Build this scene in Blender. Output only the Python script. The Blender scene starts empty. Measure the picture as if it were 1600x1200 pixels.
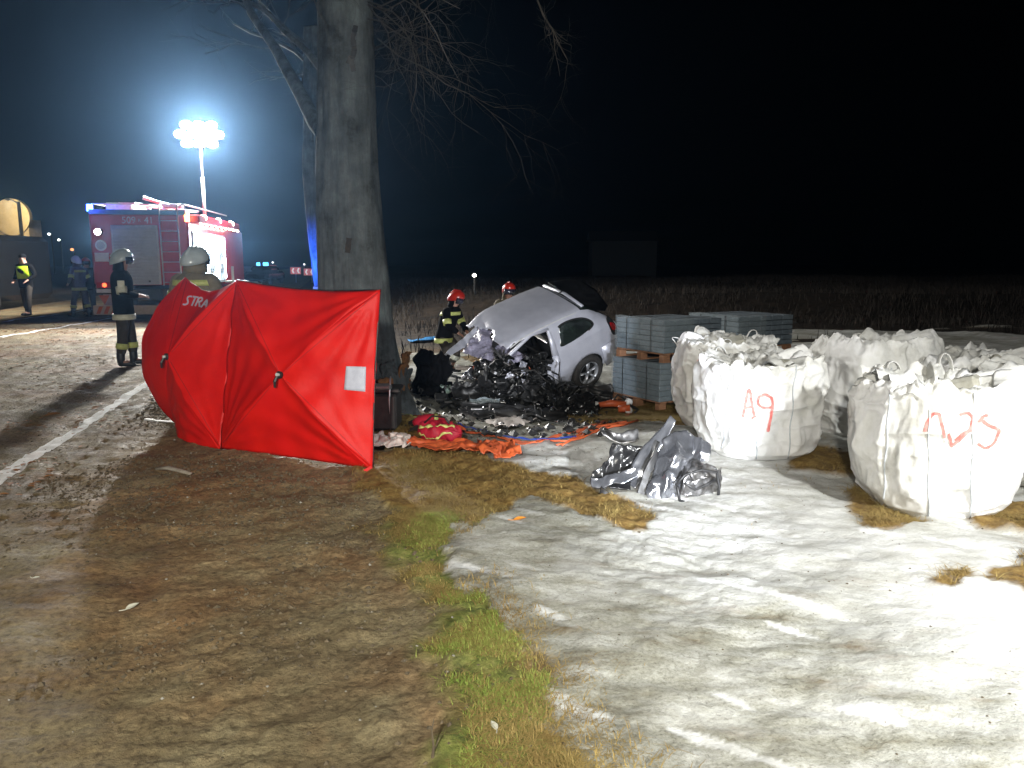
import bpy, math, random
import numpy as np
from mathutils import Vector, Matrix
from mathutils.bvhtree import BVHTree
random.seed(7)
rs = np.random.RandomState(11)
sc = bpy.context.scene
col = sc.collection
# ------------------------------------------------------------------ camera, world, lights
CAMZ, PITCH, FPX = 1.6, math.radians(9.0), 1200.0
cam_d = bpy.data.cameras.new('camera'); cam_d.sensor_width = 36; cam_d.lens = 27.0
cam_d.clip_start = 0.05; cam_d.clip_end = 900
cam = bpy.data.objects.new('camera', cam_d); col.objects.link(cam)
cam.location = (0, 0, CAMZ); cam.rotation_euler = (math.pi/2 - PITCH, 0, 0)
sc.camera = cam
world = bpy.data.worlds.new('World'); sc.world = world; world.use_nodes = True
wn = world.node_tree; bg = wn.nodes['Background']
sky = wn.nodes.new('ShaderNodeTexSky'); sky.sky_type = 'NISHITA'; sky.sun_disc = False
sky.sun_elevation = math.radians(-4); sky.sun_rotation = math.radians(200)
wn.links.new(sky.outputs[0], bg.inputs[0]); bg.inputs[1].default_value = 0.0004
sc.view_settings.view_transform = 'Standard'; sc.view_settings.look = 'None'
sc.view_settings.exposure = 0.0; sc.view_settings.gamma = 1.0
sc.cycles.max_bounces = 6; sc.cycles.diffuse_bounces = 3; sc.cycles.glossy_bounces = 3
sc.cycles.transmission_bounces = 4; sc.cycles.volume_bounces = 0; sc.cycles.transparent_max_bounces = 8
sc.cycles.sample_clamp_indirect = 4.0; sc.cycles.sample_clamp_direct = 0.0
sc.cycles.use_denoising = True

def lamp(name, kind, loc, energy, color, size=0.1, target=None, spot=None, blend=0.5, parent=None):
    d = bpy.data.lights.new(name, kind); d.energy = energy; d.color = color
    if kind == 'AREA': d.size = size
    else: d.shadow_soft_size = size
    if spot: d.spot_size = math.radians(spot); d.spot_blend = blend
    o = bpy.data.objects.new(name, d); col.objects.link(o); o.location = loc
    if target is not None:
        o.rotation_euler = (Vector(target) - Vector(loc)).to_track_quat('-Z', 'Y').to_euler()
    if parent: o.parent = parent
    return o
# portable floodlights of the rescue crew standing to the right of and behind the photographer
lamp('work_floodlight', 'SPOT', (3.9, 0.2, 3.0), 2600, (0.98, 0.99, 0.98), 0.12, (2.6, 3.0, 0), 82, 1.0)
lamp('work_floodlight', 'SPOT', (-0.7, -2.8, 2.9), 2700, (1.0, 0.96, 0.86), 0.14, (0.0, 6.2, 0.0), 84, 0.9)
lamp('work_floodlight', 'SPOT', (-1.9, -0.6, 1.9), 240, (1.0, 0.93, 0.80), 0.16, (-2.9, 6.2, 0.1), 74, 1.0)
MAST = Vector((-9.55, 24.4, 5.45))
lamp('mast_light', 'POINT', MAST + Vector((0.25, -0.55, 0.0)), 12000, (1.0, 0.97, 0.90), 0.28)
lamp('car_floodlight', 'SPOT', (1.2, -0.6, 0.95), 4200, (0.85, 0.90, 1.0), 0.1, (0.7, 12.0, 0.1), 22, 0.7)

# ------------------------------------------------------------------ picking points of the place
cP, sP = math.cos(PITCH), math.sin(PITCH)
def ray(px, py):
    a, b = (px-800)/FPX, (600-py)/FPX
    return Vector((a, cP + b*sP, -sP + b*cP))
def at(px, py, Y):
    d = ray(px, py); return Vector((0, 0, CAMZ)) + d*(Y/d.y)
def G(px, py, z=0.0):
    d = ray(px, py); return Vector((0, 0, CAMZ)) + d*((z-CAMZ)/d.z)
# ------------------------------------------------------------------ noise
def _h(i, j, k, seed):
    n = (i*374761393 + j*668265263 + k*2147483647 + seed*1274126177) & 0xffffffff
    n = ((n ^ (n >> 13)) * 1274126177) & 0xffffffff
    n = ((n ^ (n >> 16)) * 2246822519) & 0xffffffff
    return ((n ^ (n >> 15)) & 0xffff) / 65535.0
def vn(x, y, z=0.0, seed=0):
    x = np.asarray(x, float); y = np.asarray(y, float); z = np.asarray(z, float) + 0*x
    xi, yi, zi = np.floor(x).astype(np.int64), np.floor(y).astype(np.int64), np.floor(z).astype(np.int64)
    fx, fy, fz = x-xi, y-yi, z-zi
    fx = fx*fx*(3-2*fx); fy = fy*fy*(3-2*fy); fz = fz*fz*(3-2*fz)
    def c(a, b, d): return _h(xi+a, yi+b, zi+d, seed)
    r0 = (c(0,0,0)*(1-fx)+c(1,0,0)*fx)*(1-fy) + (c(0,1,0)*(1-fx)+c(1,1,0)*fx)*fy
    if np.ndim(fz) and not np.any(fz): return r0*2-1
    r1 = (c(0,0,1)*(1-fx)+c(1,0,1)*fx)*(1-fy) + (c(0,1,1)*(1-fx)+c(1,1,1)*fx)*fy
    return (r0*(1-fz)+r1*fz)*2-1
def fbm(x, y, z=0.0, o=4, seed=0, g=0.5):
    s, a, f = 0, 1, 1
    for i in range(o):
        s = s + a*vn(np.asarray(x)*f, np.asarray(y)*f, np.asarray(z)*f, seed+i*17); a *= g; f *= 2.03
    return s
def sm(t):
    t = np.clip(t, 0, 1); return t*t*(3-2*t)
# ------------------------------------------------------------------ terrain height
E0 = G(0, 750); E1 = G(245, 590)                        # two points of the white edge line
ESL = (E1.x-E0.x)/(E1.y-E0.y)
def edge_x(y): return E0.x + ESL*(y-E0.y)
def base_h(x, y):
    x = np.asarray(x, float); y = np.asarray(y, float)
    s = x - edge_x(y)
    drop = sm((s-1.9)/2.2)*sm((y-6.8)/4.0)
    h = -0.5*drop
    h = h + 0.75*sm((s-3)/6)*sm((y-27)/6)*(1+0.25*vn(x*0.1, y*0.1, 0, 5))        # low dry bank at the back of the field
    h = h + 0.035*vn(x*0.7, y*0.7, 0, 3)*sm((s-0.5)/1.5)
    return h
def hz(x, y): return float(base_h(x, y))
def GP(px, py):
    d = ray(px, py); t = 1.0
    for i in range(4000):
        p = Vector((0, 0, CAMZ)) + d*t
        if p.z <= hz(p.x, p.y): break
        t += 0.02
    return p
# ------------------------------------------------------------------ object helpers
def tag(o, label=None, cat=None, group=None, kind=None):
    if label: o['label'] = label
    if cat: o['category'] = cat
    if group: o['group'] = group
    if kind: o['kind'] = kind
    return o
def empty(name, loc, label, cat, group=None, rz=0):
    o = bpy.data.objects.new(name, None); col.objects.link(o); o.location = loc; o.rotation_euler.z = rz
    o.empty_display_size = 0.1
    return tag(o, label, cat, group)
def mesh_np(name, V, Fc, mat=None, parent=None, smooth=True, mats=None, fm=None):
    me = bpy.data.meshes.new(name)
    V = np.asarray(V, np.float32); Fc = np.asarray(Fc, np.int32); n = Fc.shape[1]
    me.vertices.add(len(V)); me.vertices.foreach_set('co', V.ravel())
    me.loops.add(Fc.size); me.loops.foreach_set('vertex_index', Fc.ravel())
    me.polygons.add(len(Fc)); me.polygons.foreach_set('loop_start', np.arange(len(Fc), dtype=np.int32)*n)
    me.polygons.foreach_set('loop_total', np.full(len(Fc), n, np.int32))
    me.update(calc_edges=True)
    for m in (mats or ([mat] if mat else [])): me.materials.append(m)
    if fm is not None: me.polygons.foreach_set('material_index', np.asarray(fm, np.int32))
    me.polygons.foreach_set('use_smooth', np.full(len(Fc), smooth, bool))
    o = bpy.data.objects.new(name, me); col.objects.link(o)
    if parent: o.parent = parent
    return o
def grid_faces(nu, nv, wrap=False):
    i = np.arange(nu if wrap else nu-1); j = np.arange(nv-1)
    I, J = np.meshgrid(i, j, indexing='ij'); I = I.ravel(); J = J.ravel(); I2 = (I+1) % nu
    return np.stack([I*nv+J, I2*nv+J, I2*nv+J+1, I*nv+J+1], 1)
class MB:
    def __init__(s): s.v = []; s.f = []; s.m = []
    def add(s, vs, fs, m=0, M=None):
        b = len(s.v)
        for v in vs:
            v = Vector(v); s.v.append(M @ v if M is not None else v)
        for f in fs: s.f.append([b+i for i in f]); s.m.append(m)
        return s
    def box(s, c, d, rz=0, m=0, M=None, ch=0.0, R=None):
        hx, hy, hz_ = d[0]/2, d[1]/2, d[2]/2
        if R is None: R = Matrix.Rotation(rz, 4, 'Z')
        T = Matrix.Translation(Vector(c)) @ R
        if M is not None: T = M @ T
        k = min(ch, hx*.9, hy*.9, hz_*.9)
        if k <= 0:
            vs = [(x*hx, y*hy, z*hz_) for x in (-1,1) for y in (-1,1) for z in (-1,1)]
            fs = [(0,1,3,2),(4,6,7,5),(0,4,5,1),(2,3,7,6),(0,2,6,4),(1,5,7,3)]
            return s.add(vs, fs, m, T)
        vs = []; idx = {}
        for sx in (-1,1):
            for sy in (-1,1):
                for sz in (-1,1):
                    for ax in range(3):
                        p = [sx*(hx-(0 if ax == 0 else k)), sy*(hy-(0 if ax == 1 else k)), sz*(hz_-(0 if ax == 2 else k))]
                        idx[(sx,sy,sz,ax)] = len(vs); vs.append(p)
        fs = []
        for ax in range(3):
            o1, o2 = [a for a in range(3) if a != ax]
            for sg in (-1,1):
                q = []
                for a, b in ((-1,-1),(1,-1),(1,1),(-1,1)):
                    t = [0,0,0]; t[ax] = sg; t[o1] = a; t[o2] = b; q.append(idx[(t[0],t[1],t[2],ax)])
                fs.append(q)
        for ax in range(3):
            o1, o2 = [a for a in range(3) if a != ax]
            for a in (-1,1):
                for b in (-1,1):
                    q = []
                    for e, w in ((-1,o1),(-1,o2),(1,o2),(1,o1)):
                        t = [0,0,0]; t[ax] = e; t[o1] = a; t[o2] = b; q.append(idx[(t[0],t[1],t[2],w)])
                    fs.append(q)
        for sx in (-1,1):
            for sy in (-1,1):
                for sz in (-1,1): fs.append([idx[(sx,sy,sz,a)] for a in range(3)])
        return s.add(vs, fs, m, T)
    def tube(s, pts, r, n=8, m=0, M=None, cap=True, flat=1.0, twist=0.0):
        pts = [Vector(p) for p in pts]; N = len(pts)
        if not isinstance(r, (list, tuple)): r = [r]*N
        vs = []; up = Vector((0,0,1)); prev = None
        for i, p in enumerate(pts):
            t = (pts[min(i+1,N-1)]-pts[max(i-1,0)])
            if t.length < 1e-9: t = Vector((0,0,1))
            t.normalize()
            if prev is None:
                a = t.cross(up)
                if a.length < 1e-3: a = t.cross(Vector((1,0,0)))
            else: a = prev - t*prev.dot(t)
            if a.length < 1e-6: a = t.cross(Vector((0.3,1,0)))
            a.normalize(); prev = a; b = t.cross(a)
            rx = r[i] if not isinstance(r[i], (list, tuple)) else r[i][0]
            ry = rx*flat if not isinstance(r[i], (list, tuple)) else r[i][1]
            for k in range(n):
                w = 2*math.pi*k/n + twist
                vs.append(p + a*(math.cos(w)*rx) + b*(math.sin(w)*ry))
        fs = [(i*n+k, i*n+(k+1) % n, (i+1)*n+(k+1) % n, (i+1)*n+k) for i in range(N-1) for k in range(n)]
        if cap: fs += [tuple(reversed(range(n))), tuple(range((N-1)*n, N*n))]
        return s.add(vs, fs, m, M)
    def loft(s, rings, m=0, M=None, cap=True):        # rings = [(centre, rx, ry)] stacked along z, elliptical
        n = 16; vs = []
        for c, rx, ry in rings:
            for k in range(n):
                w = 2*math.pi*k/n; vs.append((c[0]+math.cos(w)*rx, c[1]+math.sin(w)*ry, c[2]))
        N = len(rings)
        fs = [(i*n+k, i*n+(k+1) % n, (i+1)*n+(k+1) % n, (i+1)*n+k) for i in range(N-1) for k in range(n)]
        if cap: fs += [tuple(reversed(range(n))), tuple(range((N-1)*n, N*n))]
        return s.add(vs, fs, m, M)
    def sphere(s, c, r, n=10, m=0, M=None, z0=-1, z1=1):
        if not isinstance(r, (list, tuple)): r = (r, r, r)
        k = max(4, n//2+1); rings = []
        vs = []
        for i in range(k):
            t = z0 + (z1-z0)*i/(k-1); ph = math.asin(max(-1, min(1, math.sin(t*math.pi/2))))
            for j in range(n):
                w = 2*math.pi*j/n
                vs.append((c[0]+r[0]*math.cos(ph)*math.cos(w), c[1]+r[1]*math.cos(ph)*math.sin(w), c[2]+r[2]*math.sin(ph)))
        fs = [(i*n+j, i*n+(j+1) % n, (i+1)*n+(j+1) % n, (i+1)*n+j) for i in range(k-1) for j in range(n)]
        fs += [tuple(reversed(range(n))), tuple(range((k-1)*n, k*n))]
        return s.add(vs, fs, m, M)
    def disc(s, c, nrm, r, t=0.01, n=20, m=0, M=None):
        nrm = Vector(nrm).normalized(); return s.tube([Vector(c)-nrm*t/2, Vector(c)+nrm*t/2], r, n, m, M)
    def build(s, name, mats, parent=None, smooth=False):
        me = bpy.data.meshes.new(name); me.from_pydata([tuple(v) for v in s.v], [], s.f)
        if not isinstance(mats, (list, tuple)): mats = [mats]
        for q in mats: me.materials.append(q)
        me.polygons.foreach_set('material_index', s.m)
        me.polygons.foreach_set('use_smooth', [smooth]*len(s.f)); me.validate(); me.update()
        o = bpy.data.objects.new(name, me); col.objects.link(o)
        if parent: o.parent = parent
        return o
def solid(o, t, off=0):
    m = o.modifiers.new('thickness', 'SOLIDIFY'); m.thickness = t; m.offset = off; return o
def subd(o, n=1):
    m = o.modifiers.new('smooth', 'SUBSURF'); m.levels = n; m.render_levels = n; return o
# ------------------------------------------------------------------ materials
def mat(name, c1, c2=None, rough=0.7, metal=0.0, scale=8, bump=0.0, bscale=40, detail=6, trans=0.0, coat=0.0, c3=None, stretch=None, emit=None, estr=0, spec=None, thr=(0.35,0.65), dist=0.01):
    m = bpy.data.materials.new(name); m.use_nodes = True; nt = m.node_tree; b = nt.nodes['Principled BSDF']
    b.inputs['Roughness'].default_value = rough; b.inputs['Metallic'].default_value = metal
    b.inputs['Coat Weight'].default_value = coat
    if spec is not None: b.inputs['Specular IOR Level'].default_value = spec
    b.inputs['Base Color'].default_value = (*c1, 1)
    if emit: b.inputs['Emission Color'].default_value = (*emit, 1); b.inputs['Emission Strength'].default_value = estr
    tc = nt.nodes.new('ShaderNodeTexCoord'); vec = tc.outputs['Object']
    if stretch:
        mp = nt.nodes.new('ShaderNodeMapping'); mp.inputs['Scale'].default_value = stretch
        nt.links.new(vec, mp.inputs[0]); vec = mp.outputs[0]
    if c2 is not None:
        n = nt.nodes.new('ShaderNodeTexNoise'); n.inputs['Scale'].default_value = scale; n.inputs['Detail'].default_value = detail
        n.inputs['Roughness'].default_value = 0.65
        nt.links.new(vec, n.inputs['Vector'])
        r = nt.nodes.new('ShaderNodeValToRGB'); e = r.color_ramp.elements
        e[0].position = thr[0]; e[1].position = thr[1]; e[0].color = (*c1, 1); e[1].color = (*c2, 1)
        if c3 is not None:
            k = r.color_ramp.elements.new(min(0.97, thr[1]+0.14)); k.color = (*c3, 1)
        nt.links.new(n.outputs['Fac'], r.inputs[0]); nt.links.new(r.outputs[0], b.inputs['Base Color'])
    if bump:
        n2 = nt.nodes.new('ShaderNodeTexNoise'); n2.inputs['Scale'].default_value = bscale; n2.inputs['Detail'].default_value = 8
        n2.inputs['Roughness'].default_value = 0.7
        nt.links.new(vec, n2.inputs['Vector'])
        bp = nt.nodes.new('ShaderNodeBump'); bp.inputs['Strength'].default_value = bump; bp.inputs['Distance'].default_value = dist
        nt.links.new(n2.outputs['Fac'], bp.inputs['Height']); nt.links.new(bp.outputs[0], b.inputs['Normal'])
    if trans:
        tr = nt.nodes.new('ShaderNodeBsdfTranslucent'); tr.inputs[0].default_value = (*c1, 1)
        mx = nt.nodes.new('ShaderNodeMixShader'); mx.inputs[0].default_value = trans
        nt.links.new(b.outputs[0], mx.inputs[1]); nt.links.new(tr.outputs[0], mx.inputs[2])
        nt.links.new(mx.outputs[0], nt.nodes['Material Output'].inputs['Surface'])
    return m
def emat(name, c, s):
    m = bpy.data.materials.new(name); m.use_nodes = True; b = m.node_tree.nodes['Principled BSDF']
    b.inputs['Base Color'].default_value = (*[min(1, x) for x in c], 1); b.inputs['Emission Color'].default_value = (*c, 1); b.inputs['Emission Strength'].default_value = s
    return m
M = {}
M['red_cloth'] = mat('red_cloth', (0.80,0.014,0.008), (0.72,0.010,0.010), 0.5, scale=3, bump=0.30, bscale=13, trans=0.22, spec=0.3)
M['red_paint'] = mat('red_paint', (0.42,0.012,0.02), (0.34,0.008,0.016), 0.35, scale=4, coat=0.3)
M['white_paint'] = mat('white_paint', (0.62,0.62,0.6), (0.5,0.5,0.48), 0.5, scale=12)
M['black_plastic'] = mat('black_plastic', (0.012,0.012,0.013), (0.03,0.03,0.03), 0.45, scale=20, bump=0.2)
M['black_gloss'] = mat('black_gloss', (0.008,0.008,0.009), (0.02,0.02,0.02), 0.18, scale=9, bump=0.15, bscale=20)
M['rubber'] = mat('rubber', (0.018,0.018,0.018), (0.05,0.045,0.04), 0.85, scale=20, bump=0.3)
M['silver'] = mat('silver_paint', (0.62,0.63,0.70), (0.54,0.55,0.62), 0.38, 0.25, scale=5, coat=0.6, bump=0.04, bscale=14)
M['torn_silver'] = mat('torn_silver_paint', (0.38,0.39,0.42), (0.28,0.29,0.32), 0.24, 0.85, scale=5, coat=0.5, bump=0.06, bscale=14)
M['bare_metal'] = mat('bare_metal', (0.42,0.42,0.43), (0.12,0.11,0.10), 0.38, 0.9, scale=14, bump=0.25)
M['dark_metal'] = mat('dark_metal', (0.012,0.012,0.012), (0.10,0.10,0.095), 0.5, 0.7, scale=22, bump=0.4, thr=(0.45,0.75))
M['glass'] = mat('tinted_glass', (0.01,0.012,0.012), (0.02,0.03,0.025), 0.08, scale=3, spec=0.7)
M['alu'] = mat('aluminium', (0.55,0.56,0.58), (0.42,0.43,0.45), 0.42, 0.7, scale=10)
M['shutter'] = mat('shutter_slat', (0.40,0.41,0.44), (0.32,0.33,0.36), 0.5, 0.3, scale=6)
M['orange'] = mat('orange_plastic', (0.60,0.12,0.035), (0.42,0.08,0.03), 0.5, scale=10, bump=0.1)
M['blue'] = mat('blue_strap', (0.02,0.06,0.36), (0.02,0.04,0.25), 0.6, scale=10)
M['yellow'] = mat('reflective_yellow', (0.62,0.66,0.22), (0.42,0.46,0.14), 0.5, scale=14)
M['reflect'] = mat('reflective_silver', (0.72,0.72,0.60), (0.55,0.56,0.45), 0.45, scale=20)
M['hivis'] = mat('hivis_yellow', (0.55,0.85,0.02), (0.45,0.7,0.02), 0.6, scale=14, emit=None)
M['black_coat'] = mat('black_coat', (0.003,0.003,0.004), (0.007,0.007,0.008), 0.95, spec=0.1, scale=16, bump=0.3)
M['grey_coat'] = mat('grey_coat', (0.07,0.07,0.075), (0.12,0.12,0.12), 0.85, scale=16, bump=0.3)
M['sand_coat'] = mat('sand_coat', (0.16,0.14,0.10), (0.22,0.19,0.13), 0.85, scale=16, bump=0.3)
M['trouser'] = mat('dark_trouser', (0.030,0.024,0.020), (0.05,0.04,0.03), 0.85, scale=16, bump=0.3)
M['skin'] = mat('skin', (0.42,0.23,0.17), (0.36,0.18,0.13), 0.55, scale=12)
M['helmet'] = mat('white_helmet', (0.55,0.62,0.64), (0.42,0.48,0.5), 0.22, scale=5, coat=0.5)
M['red_helmet'] = mat('red_helmet', (0.50,0.025,0.012), (0.35,0.015,0.01), 0.28, scale=7, coat=0.5)
M['visor'] = mat('visor', (0.02,0.02,0.03), (0.03,0.03,0.05), 0.1, spec=0.8, scale=3)
M['wood'] = mat('pallet_wood', (0.34,0.17,0.09), (0.22,0.11,0.06), 0.8, scale=9, bump=0.3, stretch=(1,1,6))
M['paver'] = mat('paving_stone', (0.15,0.19,0.225), (0.10,0.13,0.16), 0.85, scale=14, bump=0.4, bscale=60)
M['paver2'] = mat('wrapped_paving', (0.20,0.25,0.30), (0.14,0.18,0.22), 0.5, scale=9, bump=0.35, bscale=30)
M['wrap'] = mat('wrapping_film', (0.50,0.58,0.62), (0.34,0.42,0.46), 0.3, scale=6, bump=0.5, bscale=16)
_n = M['wrap'].node_tree; _t = _n.nodes.new('ShaderNodeBsdfTransparent'); _x = _n.nodes.new('ShaderNodeMixShader'); _x.inputs[0].default_value = .74
_n.links.new(_n.nodes['Principled BSDF'].outputs[0], _x.inputs[1]); _n.links.new(_t.outputs[0], _x.inputs[2]); _n.links.new(_x.outputs[0], _n.nodes['Material Output'].inputs['Surface'])
M['stone'] = mat('rubble_stone', (0.40,0.39,0.34), (0.28,0.27,0.22), 0.9, scale=12, bump=0.5)
M['bag'] = mat('woven_bag', (0.80,0.80,0.80), (0.70,0.70,0.69), 0.6, scale=5, bump=0.35, bscale=26, trans=0.10, c3=(0.50,0.50,0.46), thr=(0.40,0.62), dist=0.02)
M['piping'] = mat('bag_seam', (0.50,0.53,0.56), (0.40,0.43,0.46), 0.7, scale=20)
M['mark'] = mat('red_marker', (0.62,0.13,0.11), (0.72,0.36,0.33), 0.7, scale=22, thr=(0.4,0.75))
M['bark'] = mat('bark', (0.055,0.065,0.07), (0.15,0.17,0.18), 0.95, scale=9, bump=1.0, bscale=20, stretch=(1,1,0.16), dist=0.03, thr=(0.3,0.7))
M['twig'] = mat('twig_bark', (0.028,0.026,0.024), (0.08,0.075,0.07), 0.9, scale=9)
M['torn'] = mat('torn_wood', (0.30,0.14,0.05), (0.10,0.05,0.025), 0.9, scale=9, bump=0.8, bscale=20, stretch=(1,1,0.2))
M['limewash'] = mat('limewashed_bark', (0.62,0.56,0.46), (0.45,0.40,0.32), 0.9, scale=12, bump=0.6)
M['leaf'] = mat('dead_leaf', (0.22,0.09,0.025), (0.32,0.15,0.05), 0.8, scale=3)
M['leaf_or'] = mat('orange_leaf', (0.75,0.30,0.03), (0.6,0.2,0.03), 0.7, scale=20)
M['leaf_pale'] = mat('pale_leaf', (0.55,0.55,0.45), (0.40,0.38,0.3), 0.7, scale=20)
M['grass'] = mat('grass_blade', (0.17,0.26,0.035), (0.33,0.34,0.08), 0.75, scale=2.2, trans=0.15, c3=(0.42,0.38,0.15))
M['dry'] = mat('dry_grass', (0.22,0.14,0.040), (0.36,0.27,0.09), 0.8, scale=2.6, trans=0.12, c3=(0.42,0.34,0.15))
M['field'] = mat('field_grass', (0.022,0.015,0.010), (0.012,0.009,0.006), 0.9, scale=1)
M['red_bag'] = mat('red_nylon', (0.42,0.015,0.035), (0.3,0.01,0.03), 0.5, scale=9, bump=0.4, bscale=14)
M['white_sheet'] = mat('white_sheet', (0.62,0.56,0.52), (0.5,0.45,0.42), 0.7, scale=7, bump=0.4, bscale=12)
M['wall'] = mat('cream_render', (0.55,0.45,0.27), (0.45,0.36,0.2), 0.9, scale=3)
M['dark_green'] = mat('dark_hedge', (0.01,0.013,0.007), (0.02,0.024,0.012), 0.95, scale=8)
M['turq'] = mat('fluid_tank', (0.25,0.36,0.32), (0.38,0.48,0.44), 0.4, scale=9)
M['pink'] = mat('torn_padding', (0.42,0.32,0.31), (0.30,0.22,0.22), 0.8, scale=9, bump=0.4)
M['tail'] = emat('tail_lamp_glow', (1.0,0.10,0.02), 4)
M['tail_off'] = mat('red_lens', (0.5,0.01,0.015), (0.35,0.005,0.01), 0.15, coat=0.6, scale=3)
M['lamp_white'] = emat('flood_white', (0.95,0.97,1.0), 160)
M['led_warm'] = emat('led_warm', (1.0,0.86,0.66), 40)
M['led_strip'] = emat('led_strip', (0.75,0.92,1.0), 30)
M['blue_lamp'] = emat('blue_beacon', (0.03,0.10,1.0), 45)
M['work_lamp'] = emat('work_lamp', (0.95,0.95,1.0), 35)
M['orange_lamp'] = emat('marker_lamp', (1.0,0.35,0.1), 8)

def mottle(m, stops, scale):
    nt = m.node_tree; b = nt.nodes['Principled BSDF']; src = b.inputs['Base Color'].links[0].from_socket
    n = nt.nodes.new('ShaderNodeTexNoise'); n.inputs['Scale'].default_value = scale; n.inputs['Detail'].default_value = 9; n.inputs['Roughness'].default_value = .72
    tc = nt.nodes.new('ShaderNodeTexCoord'); nt.links.new(tc.outputs['Object'], n.inputs['Vector'])
    r = nt.nodes.new('ShaderNodeValToRGB'); e = r.color_ramp.elements
    e[0].position, e[0].color = stops[0][0], (*stops[0][1], 1); e[1].position, e[1].color = stops[-1][0], (*stops[-1][1], 1)
    for p, c in stops[1:-1]: e.new(p).color = (*c, 1)
    x = nt.nodes.new('ShaderNodeMix'); x.data_type = 'RGBA'; x.blend_type = 'MULTIPLY'; x.inputs[0].default_value = 1
    nt.links.new(n.outputs['Fac'], r.inputs[0]); nt.links.new(src, x.inputs[6]); nt.links.new(r.outputs[0], x.inputs[7]); nt.links.new(x.outputs[2], b.inputs['Base Color'])
mottle(M['bark'], [(0.36,(0.28,0.27,0.25)), (0.46,(0.75,0.76,0.74)), (0.56,(1.0,1.02,1.03)), (0.68,(1.35,1.45,1.42))], 2.6)
mottle(M['red_cloth'], [(0.34,(0.80,0.7,0.7)), (0.48,(0.95,.95,.95)), (0.6,(1,1,1))], 2.2)
mottle(M['bag'], [(0.36,(0.72,0.71,0.66)), (0.47,(0.93,0.93,0.90)), (0.56,(1,1,1))], 1.7)
# ------------------------------------------------------------------ zones of the ground (traced on the ground plane)
def poly(pts): return np.array([[GP(*p).x, GP(*p).y] for p in pts])
def sdf(P, x, y):                                   # signed distance, positive inside
    d = np.full(x.shape, 1e9); ins = np.zeros(x.shape, bool); n = len(P)
    for i in range(n):
        a = P[i]; b = P[(i+1) % n]; e = b-a; L = e@e
        t = np.clip(((x-a[0])*e[0]+(y-a[1])*e[1])/L, 0, 1)
        d = np.minimum(d, np.hypot(x-a[0]-t*e[0], y-a[1]-t*e[1]))
        c = ((a[1] > y) != (b[1] > y)) & (x < (b[0]-a[0])*(y-a[1])/(b[1]-a[1]+1e-12)+a[0])
        ins ^= c
    return np.where(ins, d, -d)
snow_edge = [(1010,1300),(935,1200),(850,1120),(852,1070),(795,985),(765,935),(722,890),(708,850),(735,800),(640,745),(628,700),(618,640),(618,585),(650,552),(690,528)]
SNOW = np.vstack([poly(snow_edge), [[-0.8, 24],[5,26],[60,30],[60,1.0],[1.0,1.2]]])
GRASS = poly([(600,745),(640,850),(690,960),(705,1070),(700,1200),(690,1330),(1030,1330),(945,1200),(862,1125),(860,1070),(802,985),(775,930),(730,885),(715,845),(740,800),(700,760),(640,745)])
BROWN = [poly([(575,712),(640,705),(700,706),(810,730),(860,742),(930,768),(1010,800),(1005,832),(930,812),(830,776),(775,802),(735,818),(690,800),(640,800),(600,790),(560,745)]),
         poly([(1245,712),(1290,700),(1345,715),(1352,750),(1300,742),(1240,735)]),
         poly([(1320,772),(1345,762),(1390,800),(1440,820),(1380,826),(1335,806)]),
         poly([(1510,815),(1560,790),(1640,785),(1660,830),(1600,832),(1540,828)]),
         poly([(1535,905),(1575,880),(1660,860),(1700,960),(1610,960),(1580,925)]),
         poly([(1440,912),(1480,904),(1500,915),(1485,928),(1455,922)]),
         poly([(1485,898),(1510,895),(1515,905),(1490,908)]),
         poly([(720,560),(790,545),(830,560),(760,575)]),
         poly([(880,650),(980,630),(1080,640),(1110,690),(1010,660),(920,668)]),
         poly([(600,640),(680,650),(740,690),(660,690),(600,680)])]
def zones(x, y):
    n1 = fbm(x*2.2, y*2.2, 0, 5, 21, 0.6); n2 = fbm(x*6, y*6, 0, 4, 41)
    S = sdf(SNOW, x, y) + 0.11*n1 + 0.045*n2 + 0.03*fbm(x*19, y*19, 0, 3, 43)
    S = np.where(y > 14, np.minimum(S, (18.5+4.5*sm((x-3)/4)-y)*0.6 + 1.6*fbm(x*0.25, y*0.6, 0, 4, 77)), S)
    B = np.full(x.shape, -9.0)
    for k, p in enumerate(BROWN):
        B = np.maximum(B, sdf(p, x, y) + (0.09 if k == 0 else 0.06)*n1 + 0.035*n2)
    Gr = sdf(GRASS, x, y) + 0.13*n1 + 0.05*n2
    snow = sm(S/0.05+0.5)*(1-sm(B/0.05+0.5))
    return snow, sm(Gr/0.22+0.5)*(1-snow), sm(B/0.06+0.5)
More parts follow.
